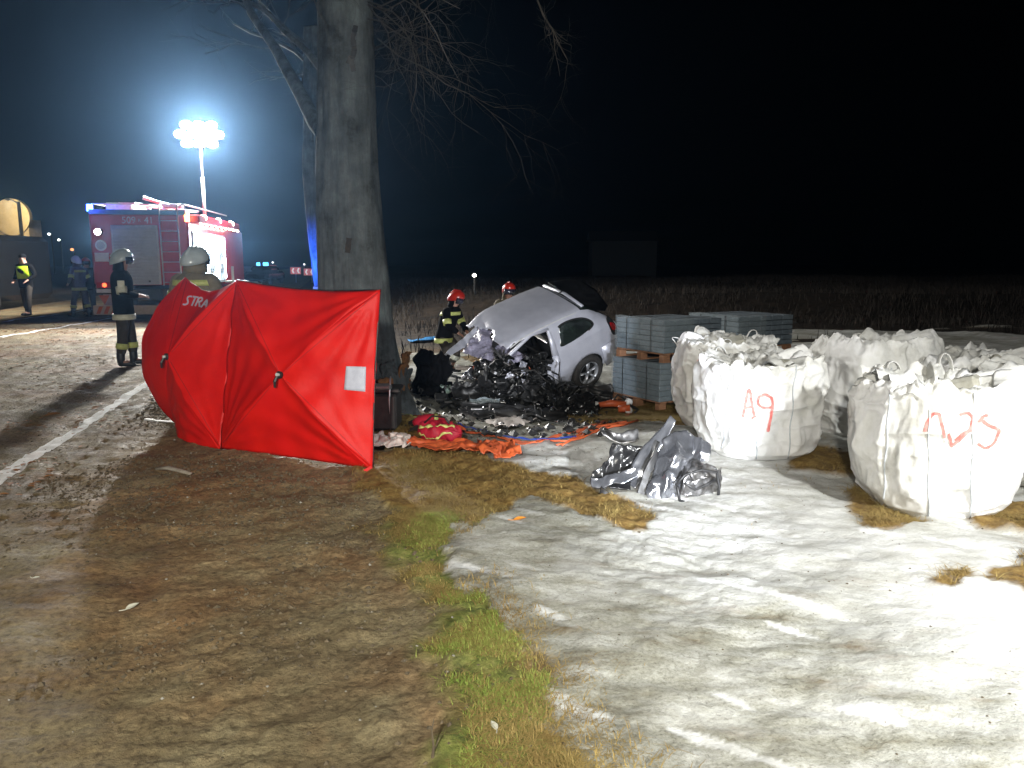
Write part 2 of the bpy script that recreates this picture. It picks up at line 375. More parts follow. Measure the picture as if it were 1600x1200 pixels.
def ground_mesh(name, X, Y, nu, nv, fine, matl, zoff=None):
    x = X.ravel(); y = Y.ravel()
    sn, gr, br = zones(x, y)
    s = x-edge_x(y)
    z = base_h(x, y)
    near = np.clip(1-(y-14)/8, 0, 1)
    mud = 0.012*fbm(x*2.6, y*2.6, 0, 3, 91) + 0.012*fbm(x*9, y*9, 0, 4, 92, 0.62)*near + 0.004*np.abs(fbm(x*24, y*24, 0, 2, 93))*near
    crk = 1-np.abs(fbm(x*1.7+0.5*vn(x*6,y*6,0,61), y*1.7+0.5*vn(x*6,y*6,0,62), 0, 2, 63)); mud = mud - 0.012*sm((crk-0.965)/0.03)*sm(vn(x*0.9, y*0.9, 0, 64)*2)*near
    rut = np.sin((x-edge_x(y))*7.5+0.6*vn(y*0.5, x*0, 0, 66))*sm(1-np.abs(x-edge_x(y)-1.5)/1.1); mud = mud + 0.007*rut*near
    ridg = 1-np.abs(fbm(x*3.4+0.6*vn(x*5,y*5,0,8), y*3.4, 0, 3, 95))
    snowz = 0.016 + 0.024*fbm(x*1.3, y*1.8, 0, 3, 96) + 0.0085*fbm(x*7, y*7, 0, 4, 97, 0.6)*near + 0.0035*fbm(x*21, y*21, 0, 3, 197, 0.6)*near - 0.006*sm((ridg-0.93)/0.07)
    ru = x*0.83+y*0.56; rv = -x*0.56+y*0.83           # slow streaks of frozen tracks
    snowz = snowz + 0.012*vn(ru*0.9, rv*4.2, 0, 98) * near
    grz = 0.02 + 0.018*fbm(x*8, y*8, 0, 3, 99)*near
    z = z + mud*(1-sn)*(1-0.4*gr) + snowz*sn + grz*np.maximum(gr, br)*(1-sn)
    if zoff is not None: z = z + zoff(x, y, s)
    o = mesh_np(name, np.stack([x, y, z], 1), grid_faces(nu, nv), matl)
    ca = o.data.color_attributes.new('zones', 'FLOAT_COLOR', 'POINT')
    ru_ = x*0.80+y*0.60*-1; rv_ = x*0.60+y*0.80
    streak = sm((vn(ru_*2.2, rv_*11, 0, 117)-.55)/.15)*sm((vn(ru_*0.8, rv_*1.5, 0, 118)+.3)/.4)
    dirty = np.clip(0.62+0.45*fbm(x*0.8, y*0.8, 0, 4, 111) + 0.45*sm(1-sdf(SNOW, x, y)/2.0) - 0.55*sm((x-0.9)/1.6)*sm((4.4-y)/1.4) - 0.7*streak, 0, 1)
    ca.data.foreach_set('color', np.stack([sn, gr, br, dirty], 1).astype(np.float32).ravel())
    tag(o, kind='structure')
    return o
def ground_material(name, road=False):
    m = bpy.data.materials.new(name); m.use_nodes = True; nt = m.node_tree; b = nt.nodes['Principled BSDF']; L = nt.links.new
    at_ = nt.nodes.new('ShaderNodeAttribute'); at_.attribute_name = 'zones'
    sp = nt.nodes.new('ShaderNodeSeparateColor'); L(at_.outputs['Color'], sp.inputs[0])
    tc = nt.nodes.new('ShaderNodeTexCoord')
    def noise(s, d=8, r=0.65, st=None, rot=None):
        n = nt.nodes.new('ShaderNodeTexNoise'); n.inputs['Scale'].default_value = s; n.inputs['Detail'].default_value = d; n.inputs['Roughness'].default_value = r
        v = tc.outputs['Object']
        if st:
            mp = nt.nodes.new('ShaderNodeMapping'); mp.inputs['Scale'].default_value = st; mp.inputs['Rotation'].default_value = (0,0,rot or 0); L(v, mp.inputs[0]); v = mp.outputs[0]
        L(v, n.inputs['Vector']); return n.outputs['Fac']
    def ramp(f, stops):
        r = nt.nodes.new('ShaderNodeValToRGB'); e = r.color_ramp.elements
        e[0].position = stops[0][0]; e[0].color = (*stops[0][1], 1); e[1].position = stops[-1][0]; e[1].color = (*stops[-1][1], 1)
        for p, c in stops[1:-1]:
            k = e.new(p); k.color = (*c, 1)
        L(f, r.inputs[0]); return r.outputs[0]
    def mix(f, a, c, bl='MIX'):
        x = nt.nodes.new('ShaderNodeMix'); x.data_type = 'RGBA'; x.blend_type = bl
        if isinstance(f, float): x.inputs[0].default_value = f
        else: L(f, x.inputs[0])
        L(a, x.inputs[6]); L(c, x.inputs[7]); return x.outputs[2]
    mudA = ramp(noise(1.6, 9), [(0.30,(0.115,0.083,0.046)), (0.5,(0.205,0.165,0.092)), (0.70,(0.30,0.26,0.155))])
    mudB = ramp(noise(34, 6, 0.7), [(0.34,(0.35,0.31,0.27)), (0.52,(0.95,0.93,0.9)), (0.72,(1.35,1.3,1.2))])
    mud = mix(0.85, mudA, mudB, 'MULTIPLY')
    red = ramp(noise(0.7, 5), [(0.45,(1,1,1)), (0.65,(1.18,0.82,0.66))])
    mud = mix(0.8, mud, red, 'MULTIPLY')
    # snow: clean crust and grey ice with dirt
    ice = ramp(noise(2.4, 10, 0.7, (1,2.6,1), 0.6), [(0.30,(0.17,0.135,0.085)), (0.44,(0.25,0.245,0.20)), (0.56,(0.34,0.34,0.30)), (0.66,(0.44,0.44,0.41)), (0.74,(0.62,0.62,0.58))])
    icef = ramp(noise(60, 6, 0.8), [(0.32,(0.30,0.28,0.24)), (0.46,(0.88,0.87,0.84)), (0.58,(1.05,1.05,1.04)), (0.75,(1.25,1.25,1.25))])
    ice = mix(0.9, ice, icef, 'MULTIPLY')
    clean = ramp(noise(5, 8), [(0.35,(0.62,0.62,0.60)), (0.6,(0.76,0.77,0.77))])
    addn = nt.nodes.new('ShaderNodeMath'); addn.operation = 'MULTIPLY_ADD'; L(noise(3.1, 9, 0.7, (1,2.2,1), 0.55), addn.inputs[0]); addn.inputs[1].default_value = 1.5; addn.inputs[2].default_value = -0.72
    df = nt.nodes.new('ShaderNodeMath'); df.operation = 'ADD'; df.use_clamp = True
    L(at_.outputs['Alpha'], df.inputs[0]); L(addn.outputs[0], df.inputs[1])
    snow = mix(df.outputs[0], clean, ice)
    grs = ramp(noise(16, 7, 0.7), [(0.32,(0.05,0.07,0.016)), (0.5,(0.16,0.18,0.04)), (0.68,(0.30,0.28,0.09))])
    brn = ramp(noise(14, 8, 0.75), [(0.30,(0.06,0.032,0.010)), (0.48,(0.19,0.115,0.032)), (0.62,(0.28,0.19,0.06)), (0.78,(0.38,0.28,0.11))])
    c = mix(sp.outputs[1], mud, grs)
    c = mix(sp.outputs[2], c, brn)
    c = mix(sp.outputs[0], c, snow)
    # the field far out
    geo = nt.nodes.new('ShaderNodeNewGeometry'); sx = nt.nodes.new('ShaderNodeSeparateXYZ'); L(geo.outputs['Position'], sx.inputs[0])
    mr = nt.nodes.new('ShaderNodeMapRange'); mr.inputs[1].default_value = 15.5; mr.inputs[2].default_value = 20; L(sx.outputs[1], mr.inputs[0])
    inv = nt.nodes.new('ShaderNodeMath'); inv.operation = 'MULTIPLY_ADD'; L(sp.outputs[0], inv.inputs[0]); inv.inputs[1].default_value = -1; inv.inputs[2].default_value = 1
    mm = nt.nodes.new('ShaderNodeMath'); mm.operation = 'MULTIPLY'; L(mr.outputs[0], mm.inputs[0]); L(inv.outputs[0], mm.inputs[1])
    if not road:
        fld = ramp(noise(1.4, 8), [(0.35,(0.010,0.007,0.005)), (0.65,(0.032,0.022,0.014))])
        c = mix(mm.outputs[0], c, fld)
    L(c, b.inputs['Base Color'])
    rr = nt.nodes.new('ShaderNodeMapRange'); L(noise(4, 6), rr.inputs[0]); rr.inputs[1].default_value = 0.35; rr.inputs[2].default_value = 0.65
    rr.inputs[3].default_value = 0.62; rr.inputs[4].default_value = 0.95; L(rr.outputs[0], b.inputs['Roughness'])
    b.inputs['Specular IOR Level'].default_value = 0.3
    bs = nt.nodes.new('ShaderNodeMath'); bs.operation = 'MULTIPLY_ADD'; L(sp.outputs[0], bs.inputs[0]); bs.inputs[1].default_value = -0.25; bs.inputs[2].default_value = 0.7
    bp = nt.nodes.new('ShaderNodeBump'); L(bs.outputs[0], bp.inputs['Strength']); bp.inputs['Distance'].default_value = 0.016
    L(noise(38, 8, 0.72), bp.inputs['Height'])
    bp2 = nt.nodes.new('ShaderNodeBump'); L(bs.outputs[0], bp2.inputs['Strength']); bp2.inputs['Distance'].default_value = 0.04
    L(noise(9, 8, 0.7), bp2.inputs['Height']); L(bp.outputs[0], bp2.inputs['Normal']); L(bp2.outputs[0], b.inputs['Normal'])
    return m
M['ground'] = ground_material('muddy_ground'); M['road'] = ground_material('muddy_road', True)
def axis(a, b, d0, grow):                              # spacing grows with distance
    r = [a]; d = d0
    while r[-1] < b: r.append(r[-1]+d); d *= grow
    return np.array(r)
ys = axis(1.2, 320, 0.011, 1.0052)
ys = np.concatenate([[-12,-6,-3,0,0.8], ys])
xs_r = axis(0, 260, 0.013, 1.0125); xs = np.concatenate([-xs_r[:0:-1], xs_r])
xs = np.interp(np.linspace(0, 1, 900), np.linspace(0, 1, len(xs)), xs) + 0.6
X, Y = np.meshgrid(xs, ys, indexing='ij')
def under_road(x, y, s): return -0.05*(s < 0.38)
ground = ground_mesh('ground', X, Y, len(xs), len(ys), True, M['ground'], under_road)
# road: strip along the edge line, 9 m wide
vs_ = axis(-11, 300, 0.02, 1.0); vs_ = axis(0.5, 300, 0.022, 1.007)
vs_ = np.concatenate([[-10,-4,0], vs_]); ss = 0.45-axis(0, 9.2, 0.018, 1.0085)[::1]
S_, V_ = np.meshgrid(ss[::-1], vs_, indexing='ij')
def road_off(x, y, s): return 0.006 - 0.05*sm((s-0.36)/0.09)
road = ground_mesh('road', edge_x(V_)+S_, V_, len(ss), len(vs_), True, M['road'], road_off)
# road markings draped on the road
def marking(name, a, b, w, seed, alpha=0.0):
    n = 260; L_ = (b-a).length; d = (b-a)/L_; nrm = Vector((-d.y, d.x, 0))
    vx = []; 
    k = 9
    for i in range(n):
        t = i/(n-1)
        wl = 0.012*fbm(t*L_*5, 0.3, 0, 3, seed); wr = 0.012*fbm(t*L_*5, 9.3, 0, 3, seed)
        for j in range(k):
            u = (-w/2-wl) + (w+wl+wr)*j/(k-1); p = a + d*(t*L_) + nrm*u; vx.append((p.x, p.y))
    vx = np.array(vx); bv = BVHTree.FromPolygons([], []) if False else None
    return vx, n, k
dg = bpy.context.evaluated_depsgraph_get()
def drape(vx, targets, off):
    z = np.full(len(vx), -9.0)
    for o in targets:
        for i, (x, y) in enumerate(vx):
            h, p, nn, fi = o.ray_cast(Vector((x, y, 5)), Vector((0, 0, -1)))
            if h: z[i] = max(z[i], p.z)
    return np.stack([vx[:, 0], vx[:, 1], z+off], 1)
bpy.context.view_layer.update()
M['line'] = mat('worn_line_paint', (0.72,0.73,0.72), (0.60,0.59,0.56), 0.8, scale=9, c3=(0.24,0.20,0.14), thr=(0.45,0.64), bump=0.3)
for (pa, pb, w, sd) in (((-420,1010),(252,585),0.13,3), ((0,528),(185,496),0.12,5), ((-60,512),(150,483),0.10,8)):
    if pa[0] == -420: a = Vector((edge_x(1.0), 1.0, 0)); b_ = Vector((edge_x(40), 40, 0))
    else: a = G(*pa); b_ = G(*pb)
    vx, n, k = marking('road_marking', a, b_, w, sd)
    if pa[0] == -420:
        n = 700; vx = []; tt = np.cumsum(1.006**np.arange(n)); tt = tt/tt[-1]; d = (b_-a); L_ = d.length; d = d/L_; nrm = Vector((-d.y, d.x, 0))
        for t in tt:
            wl = 0.014*float(fbm(t*L_*6, 0.3, 0, 3, sd)); wr = 0.014*float(fbm(t*L_*6, 9.3, 0, 3, sd))
            for j in range(k):
                u = (-w/2-wl)+(w+wl+wr)*j/(k-1); p = a+d*(t*L_)+nrm*u; vx.append((p.x, p.y))
        vx = np.array(vx)
    V3 = drape(vx, [road, ground], 0.004)
    tag(mesh_np('road_marking', V3, grid_faces(n, k), M['line']), kind='structure')
def on_ground(x, y):
    z = -9
    for o in (ground, road):
        h, p, nn, fi = o.ray_cast(Vector((x, y, 5)), Vector((0, 0, -1)))
        if h: z = max(z, p.z)
    return z
def gpos(px, py, dz=0):
    p = GP(px, py); return Vector((p.x, p.y, on_ground(p.x, p.y)+dz))
def drop(p, dz=0): return Vector((p.x, p.y, on_ground(p.x, p.y)+dz))

# ------------------------------------------------------------------ grass, leaves, small stones
def blades(name, pts, hmin, hmax, width, lean, matl, label, cat):
    n = len(pts); a = rs.rand(n)*6.283; h = hmin+(hmax-hmin)*rs.rand(n)**1.5; le = lean*(0.3+rs.rand(n))
    dx, dy = np.cos(a), np.sin(a); wx, wy = -dy, dx; w = width*(0.6+0.8*rs.rand(n))
    P = pts
    def v(t, ww): 
        return np.stack([P[:,0]+dx*le*h*t*t+wx*w*ww, P[:,1]+dy*le*h*t*t+wy*w*ww, P[:,2]-0.004+h*t*(1-0.35*np.minimum(le,1.5)*t*0.7)], 1)
    V = np.concatenate([v(0,-.5), v(0,.5), v(.5,.4), v(.5,-.4), v(1,0.03), v(1,-.03)])
    i = np.arange(n)
    Fc = np.concatenate([np.stack([i, i+n, i+2*n, i+3*n],1), np.stack([i+3*n, i+2*n, i+4*n, i+5*n],1)])
    o = mesh_np(name, V, Fc, matl, smooth=False); tag(o, label, cat, kind='stuff'); return o
gV = np.empty(len(ground.data.vertices)*3, np.float32); ground.data.vertices.foreach_get('co', gV); gV = gV.reshape(-1,3)
gC = np.empty(len(gV)*4, np.float32); ground.data.color_attributes['zones'].data.foreach_get('color', gC); gC = gC.reshape(-1,4)
inview = (np.abs(gV[:,0]) < 0.72*gV[:,1]+0.6) & (gV[:,1] > 1.6)
def pick(weight, n, ymax=18, area=True):
    w = np.where(inview & (gV[:,1] < ymax), weight, 0).astype(float)
    if area: w = w*(0.35+gV[:,1])**2*0.05*(0.3+np.abs(gV[:,0]))     # cells grow with distance
    w /= w.sum(); idx = rs.choice(len(gV), n, p=w)
    p = gV[idx].copy(); j = 0.006*(1+gV[idx,1]*0.5)
    p[:,0] += rs.uniform(-1,1,n)*j; p[:,1] += rs.uniform(-1,1,n)*j; return p
clump = np.clip(fbm(gV[:,0]*4, gV[:,1]*4, 0, 4, 131)*1.3+0.55, 0.03, 1)**1.6
green = np.clip(fbm(gV[:,0]*1.1+3, gV[:,1]*1.1, 0, 3, 133)*1.4+0.35, 0, 1)
W1 = gC[:,1]*(1-gC[:,0])*(1-gC[:,2])
blades('grass', pick(W1*clump*green, 34000, 9), 0.010, 0.036, 0.003, 1.4, M['grass'], 'short green grass growing along the edge of the snow', 'grass')
blades('dry_grass', pick(W1*clump*(1.2-green), 26000, 9), 0.010, 0.036, 0.0028, 2.2, M['dry'], 'yellowed short grass between mud and snow', 'grass')
es = sdf(SNOW, gV[:,0].astype(float), gV[:,1].astype(float)); W1b = np.exp(-(es/0.14)**2)*(gV[:,1] < 7)
blades('edge_grass', pick(W1b*clump, 15000, 8), 0.012, 0.05, 0.003, 1.8, M['dry'], 'ragged dry grass poking through the rim of the snow', 'grass')
blades('matted_grass', pick(gC[:,2]*(1-gC[:,0])*clump, 52000, 13), 0.02, 0.06, 0.0035, 2.8, M['dry'], 'brown matted dead grass on the low mound', 'grass')
W2 = (gC[:,0] > .6)*clump*(fbm(gV[:,0]*2.3, gV[:,1]*2.3, 0, 3, 151) > 0.55)
blades('grass_stubble', pick(W2, 2600, 12), 0.012, 0.04, 0.003, 1.4, M['dry'], 'thin grass stubble poking through the snow', 'grass')
farw = ((gV[:,1] > 15) & (gC[:,0] < .4) & (gV[:,0]-edge_x(gV[:,1]) > 3.0))*1.0
W3 = farw*np.clip(fbm(gV[:,0]*0.4, gV[:,1]*0.4, 0, 3, 161)+0.6, 0.1, 1)
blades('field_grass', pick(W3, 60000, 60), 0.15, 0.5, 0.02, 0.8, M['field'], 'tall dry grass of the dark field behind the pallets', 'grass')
# debris of the verge: crumbs of soil and small stones as one stuff mesh
def crumbs(name, pts, smin, smax, matl, label, cat):
    n = len(pts); V = []; base = np.array([(1,0,0),(-1,0,0),(0,1,0),(0,-1,0),(0,0,1),(0,0,-1)], float)
    fs = np.array([(0,2,4),(2,1,4),(1,3,4),(3,0,4),(2,0,5),(1,2,5),(3,1,5),(0,3,5)])
    s = smin+(smax-smin)*rs.rand(n)**3; a = rs.rand(n)*6.28
    Vv = base[None]*(0.6+0.8*rs.rand(n,6,1))*s[:,None,None]; Vv[:,:,2] *= 0.6
    x = Vv[:,:,0]*np.cos(a)[:,None]-Vv[:,:,1]*np.sin(a)[:,None]; y = Vv[:,:,0]*np.sin(a)[:,None]+Vv[:,:,1]*np.cos(a)[:,None]
    Vv = np.stack([x, y, Vv[:,:,2]], 2)+pts[:,None,:]
    F_ = (fs[None]+np.arange(n)[:,None,None]*6).reshape(-1,3)
    return tag(mesh_np(name, Vv.reshape(-1,3), F_, matl, smooth=False), label, cat, kind='stuff')
M['soil'] = mat('soil_crumb', (0.05,0.038,0.022), (0.13,0.10,0.06), 0.95, scale=7)
M['grit'] = mat('pale_grit', (0.30,0.29,0.25), (0.20,0.18,0.14), 0.9, scale=5)
Wm = (1-gC[:,0])*(gV[:,0]-edge_x(gV[:,1]) > 0.4)*(1-gC[:,2])
crumbs('soil_crumbs', pick(Wm*np.clip(fbm(gV[:,0]*2,gV[:,1]*2,0,3,171)+.4,0.02,1), 36000, 11), 0.002, 0.017, M['soil'], 'crumbs of dark soil scattered over the muddy verge', 'soil')
crumbs('grit', pick(Wm, 1500, 11), 0.003, 0.012, M['grit'], 'small pale stones scattered over the muddy verge', 'gravel')
crumbs('snow_dirt', pick(gC[:,0]*(gC[:,3] > .3)*clump, 9000, 12), 0.0015, 0.008, M['soil'], 'specks of dirt frozen into the grey snow', 'soil')
def leaf_mesh(pts, smin, smax, name, matl, label, up=0.5):
    n = len(pts); a = rs.rand(n)*6.28; s = smin+(smax-smin)*rs.rand(n); k = up*rs.rand(n)
    shp = np.array([(-1,0,0),(-.4,.42,.35),(.45,.38,.3),(1,0,.1),(.4,-.42,.35),(-.45,-.36,.3)])
    Vv = shp[None]*s[:,None,None]; Vv[:,:,2] *= k[:,None]*1.6
    x = Vv[:,:,0]*np.cos(a)[:,None]-Vv[:,:,1]*np.sin(a)[:,None]; y = Vv[:,:,0]*np.sin(a)[:,None]+Vv[:,:,1]*np.cos(a)[:,None]
    Vv = np.stack([x, y, Vv[:,:,2]+0.006], 2)+pts[:,None,:]
    F_ = np.concatenate([np.array([[0,5,4,3],[0,3,2,1]])[None]+np.arange(n)[:,None,None]*6]).reshape(-1,4)
    return tag(mesh_np(name, Vv.reshape(-1,3), F_, matl, smooth=False), label, 'leaves', kind='stuff')
def road_pts(n, f):
    out = []
    while len(out) < n:
        y = 5+rs.rand()**1.1*17; x = edge_x(y)-rs.rand()*7+0.4
        if abs(x) > 0.72*y+.5: continue
        if f(x, y) < rs.rand(): continue
        out.append((x, y))
    V3 = drape(np.array(out), [road, ground], 0.0); return V3
leaf_mesh(road_pts(2600, lambda x, y: np.clip(float(fbm(x*0.9, y*0.9, 0, 3, 181))*1.8+0.0, 0.04, 1)), 0.012, 0.042, 'fallen_leaves', M['leaf'], 'brown fallen leaves strewn over the muddy road')
crumbs('road_soil', road_pts(3500, lambda x, y: np.clip(float(fbm(x*1.1, y*1.1, 0, 3, 183))*1.6+0.2, 0.05, 1)), 0.004, 0.016, M['soil'], 'crumbs of mud and bark strewn over the road', 'soil')

# ------------------------------------------------------------------ tree
def roots_r(z): return 0
def trunk(tree_e, cx, cy, z0, prof, name='trunk', matl=None, n=96, nv=240, seed=0, wound=False):
    zs = np.array([p[0] for p in prof]); xs_ = np.array([p[1] for p in prof]); rr_ = np.array([p[2] for p in prof])
    t = np.linspace(zs[0], zs[-1], nv); r = np.interp(t, zs, rr_); xx = np.interp(t, zs, xs_)
    th = np.linspace(0, 2*math.pi, n, endpoint=False)
    T, Z = np.meshgrid(th, t, indexing='ij'); R = np.broadcast_to(r, T.shape); XX = np.broadcast_to(xx, T.shape)
    cxn, syn = np.cos(T), np.sin(T)
    bark = 0.020*fbm(cxn*3.4+seed, syn*3.4, Z*0.7, 4, 201) + 0.010*(1-np.abs(fbm(cxn*9, syn*9, Z*1.6, 3, 205)))
    flare = 0.18*np.exp(-(Z-zs[0])*2.2)*(0.6+0.6*np.cos(T*5+seed))
    RR = R*(1+0.06*np.cos(2*T+1)+0.04*np.cos(3*T+2)) + bark + flare*R*1.6
    if wound:
        RR = RR - 0.05*np.exp(-((T-(3*math.pi/2+0.25))/0.11)**2)*sm(1-np.abs(Z-4.25)/0.28)
    V = np.stack([cx+XX+RR*cxn, cy+RR*syn, Z], 2).reshape(-1,3)
    me = mesh_np(name, V, grid_faces(n, nv, True), matl or M['bark'], tree_e)
    return me
def branch(mb, p, d, L, r, depth, spread=0.5, droop=0.0, rnd=random):
    pts = [p.copy()]; rad = [r]; n = 5; d = d.normalized()
    for i in range(n):
        d = (d + Vector((rnd.gauss(0,1), rnd.gauss(0,1), rnd.gauss(0,1)))*0.21 + Vector((0,0,-droop))*0.1).normalized()
        p = p + d*(L/n); pts.append(p.copy()); rad.append(r*(1-0.72*(i+1)/n))
    mb.tube(pts, rad, 5 if r > 0.02 else 3, cap=False)
    if depth <= 0: return
    k = rnd.randint(3, 5)
    for j in range(k):
        t = rnd.randint(1, n); q = pts[t]
        nd = (d + Vector((rnd.gauss(0,1), rnd.gauss(0,1), rnd.gauss(0,.8)))*spread*1.4).normalized()
        branch(mb, q, nd, L*rnd.uniform(.5,.75), rad[t]*0.7, depth-1, spread, droop, rnd)
TX, TY = -1.92, 9.4
tz = hz(TX, TY)-0.25
tree = empty('roadside_tree', (0,0,0), 'thick grey trunk of the big tree standing behind the red screen', 'tree')
trunk(tree, TX, TY, tz, [(tz,0.14,.56),(0.1,0.10,.47),(0.7,0.04,.42),(1.6,0,.385),(2.4,-.03,.35),(3.2,-.02,.32),(4.6,0.0,.29),(6.5,0.05,.27),(9,0.1,.22)], seed=2, wound=True)
# torn bark on the damaged base
def sheet(nu, nv, f): 
    u, v = np.meshgrid(np.linspace(0,1,nu), np.linspace(0,1,nv), indexing='ij'); return f(u, v).reshape(-1,3)
TORN = []
for k in range(13):
    a = -1.9 + k*0.17 + random.uniform(-.06,.06); TORN.append((a, random.uniform(.0,.55), random.uniform(.14,.26), random.uniform(.3,.6), 500+k))
mb = MB(); rnd = random.Random(5)
mb.tube([at(505,205,9.4), at(494,195,9.6), at(470,148,10.2), at(430,75,11), at(392,20,11.6), at(370,-40,12)], [.11,.095,.085,.07,.055,.045], 10, cap=False)
mb.tube([at(512,120,9.5), at(480,80,9.9), at(440,45,10.4), at(405,5,10.8)], [.05,.04,.03,.02], 8, cap=False)
mb.build('limb', M['bark'], tree, True)
mb = MB()
for px, py, Y_, tx, ty in ((392,20,11.6,330,-30),(430,75,11,380,60),(470,148,10.2,450,100),(440,45,10.4,470,-20)):
    p = at(px, py, Y_); d = at(tx, ty, Y_+.3)-p; branch(mb, p, d, 1.1, .012, 2, .5, 0, rnd)
for i in range(6):
    py = rnd.uniform(-60, 120); p = at(575, py-40, 9.0)
    q = at(rnd.uniform(630, 790), py+rnd.uniform(0, 90), rnd.uniform(7.2, 9.2))
    branch(mb, p, q-p, (q-p).length*.85, .012, 3, .55, .15, rnd)
for (a, b_) in (((600,20),(720,190)),((590,60),(800,140)),((600,-30),(760,100)),((590,10),(735,120)),((640,-60),(780,60)),((840,-20),(905,50)),((470,-60),(490,40))):
    p = at(*a, 8.6); q = at(*b_, 7.9); branch(mb, p, q-p, (q-p).length*.85, .011, 3, .6, .1, rnd)
tw = mb.build('crown_twigs', M['twig'], tree); tag(tw, kind='stuff')
# second roadside tree, further along the road
t2 = empty('roadside_tree', (0,0,0), 'further roadside tree with limewashed base lit blue, left of the thick trunk', 'tree')
p2 = at(513, 455, 15.5)
trunk(t2, p2.x, p2.y, 0, [(hz(p2.x,p2.y)-.2,.05,.30),(0.6,.03,.27),(1.1,-.01,.24),(2.2,-.12,.22),(3.4,-.2,.2),(6,-.1,.17)], n=48, nv=120, seed=5)
trunk(t2, p2.x, p2.y, 0, [(0.3,.04,.305),(0.9,.01,.285),(1.12,-.01,.262)], name='limewash_band', matl=M['limewash'], n=48, nv=30, seed=5)
mb = MB(); rnd = random.Random(9)
for i in range(4):
    a = i*1.3; branch(mb, Vector((p2.x-.15, p2.y, 4.6+i*.35)), Vector((math.cos(a), math.sin(a)*.6, .9)), 2.4, .05, 2, .4, 0, rnd)
mb.build('crown', M['twig'], t2)

# ------------------------------------------------------------------ red privacy screen
scr = empty('privacy_screen', G(440,700), 'red pop-up privacy screen of two panels with white patch in front of the tree', 'privacy screen')
scr_inv = Matrix.Translation(-Vector(scr.location))
def lin(a, b, t): return a+(b-a)*t
def panel(C, hub, bow, nrm, seed, name):
    """four triangular facets from hub to edges; C = corners TL TR BR BL, bow = inward sag per edge"""
    V = []; nS = 44; nT = 30; F4 = []
    cen = sum(C, Vector())/4
    for e in range(4):
        A, B = C[e], C[(e+1) % 4]; b0 = len(V)
        for i in range(nS):
            s_ = i/(nS-1); E = lin(A, B, s_); bb = bow[e]; E = E + (bb if isinstance(bb, Vector) else (cen-E)*bb)*(4*s_*(1-s_))
            for j in range(nT):
                t = j/(nT-1); p = lin(hub, E, t)
                diag = abs(2*s_-1)                         # 1 on the poles
                p = p + nrm*(0.07*math.sin(math.pi*t)*(0.25+0.75*diag**2.0))      # poles arch outward, cloth sags between
                wr = 0.010*math.sin(s_*math.pi)*t*math.sin((s_*26+seed+3*t*t))*max(0, t-.25)
                wr += 0.022*float(0)*t
                p = p + nrm*wr
                V.append(p)
        for i in range(nS-1):
            for j in range(nT-1):
                a = b0+i*nT+j; F4.append((a, a+nT, a+nT+1, a+1))
    Vn = np.array([tuple(v) for v in V]); 
    # long pulled folds running from the corners
    for ci, c in enumerate(C):
        d = Vn-np.array(c); dist = np.linalg.norm(d, axis=1)+1e-6
        u = np.array((C[(ci+1) % 4]-c).normalized()); w = np.array((C[(ci-1) % 4]-c).normalized())
        ang = np.arctan2(d@w, d@u)
        amp = 0.016*np.exp(-dist/0.75)*sm(dist/0.25)*np.clip(vn(ang*2.2, ang*0+ci, 0, seed+5)+.5, 0, 1)
        Vn += np.array(nrm)[None]*(amp*np.sin(ang*24+ci*2+seed))[:, None]
    Vn += np.array(nrm)[None]*(0.010*fbm(Vn[:,0]*2.5, Vn[:,2]*2.5, Vn[:,1]*2.5, 3, seed))[:, None]
    Vn -= np.array(scr.location)[None]
    o = mesh_np(name, Vn, F4, M['red_cloth'], scr); solid(o, 0.003); return o, Vn
BR = at(582,733,5.80); TR = at(594,453,5.95); BL = at(345,701,6.45); TL = at(370,438,6.75)
n1 = (BR-BL).cross(TL-BL).normalized(); n1 = -n1 if n1.y > 0 else n1
hub1 = at(438,586,5.98)
pan1, V1 = panel([TL, TR, BR, BL], hub1, [0.055,0.02,0.012,-0.02], n1, 3, 'cloth_panel')
BL2 = at(282,668,7.35); TL2 = at(290,433,7.75)
n2 = (BL-BL2).cross(TL2-BL2).normalized(); n2 = n2 if n2.x < 0 else -n2
n2 = Vector((-0.75,-0.62,0.0)).normalized()
hub2 = at(262,557,6.88)
pan2, V2 = panel([TL2, TL, BL, BL2], hub2, [0.16,0.0,Vector((-.10,-.10,-.02)),Vector((-.36,-.12,.0))], n2*0.8, 8, 'cloth_panel')
def sc_in(p): return p-Vector(scr.location)
mb = MB()
for hb, nn in ((hub1, n1), (hub2, n2)):
    h0 = sc_in(hb)+nn*0.012
    mb = MB(); mb.disc(h0, nn, 0.030, 0.02, 12); hb_o = mb.build('hub', M['black_plastic'], scr)
    mb = MB(); mb.disc(h0+nn*0.018, nn, 0.013, 0.03, 10); mb.build('hub_pin', M['white_paint'], hb_o)

for hb, nn in ((hub1, n1), (hub2, n2)):
    h0 = sc_in(hb)+nn*0.03; mb = MB()
    mb.tube([h0, h0+Vector((-.02,-.02,-.05)), h0+Vector((-.025,-.01,-.10))], [.010,.013,.009], 6)
    mb.build('pull_tab', M['black_plastic'], scr)
for (a, b_, c) in ((TL,TR,0.055),):
    pass
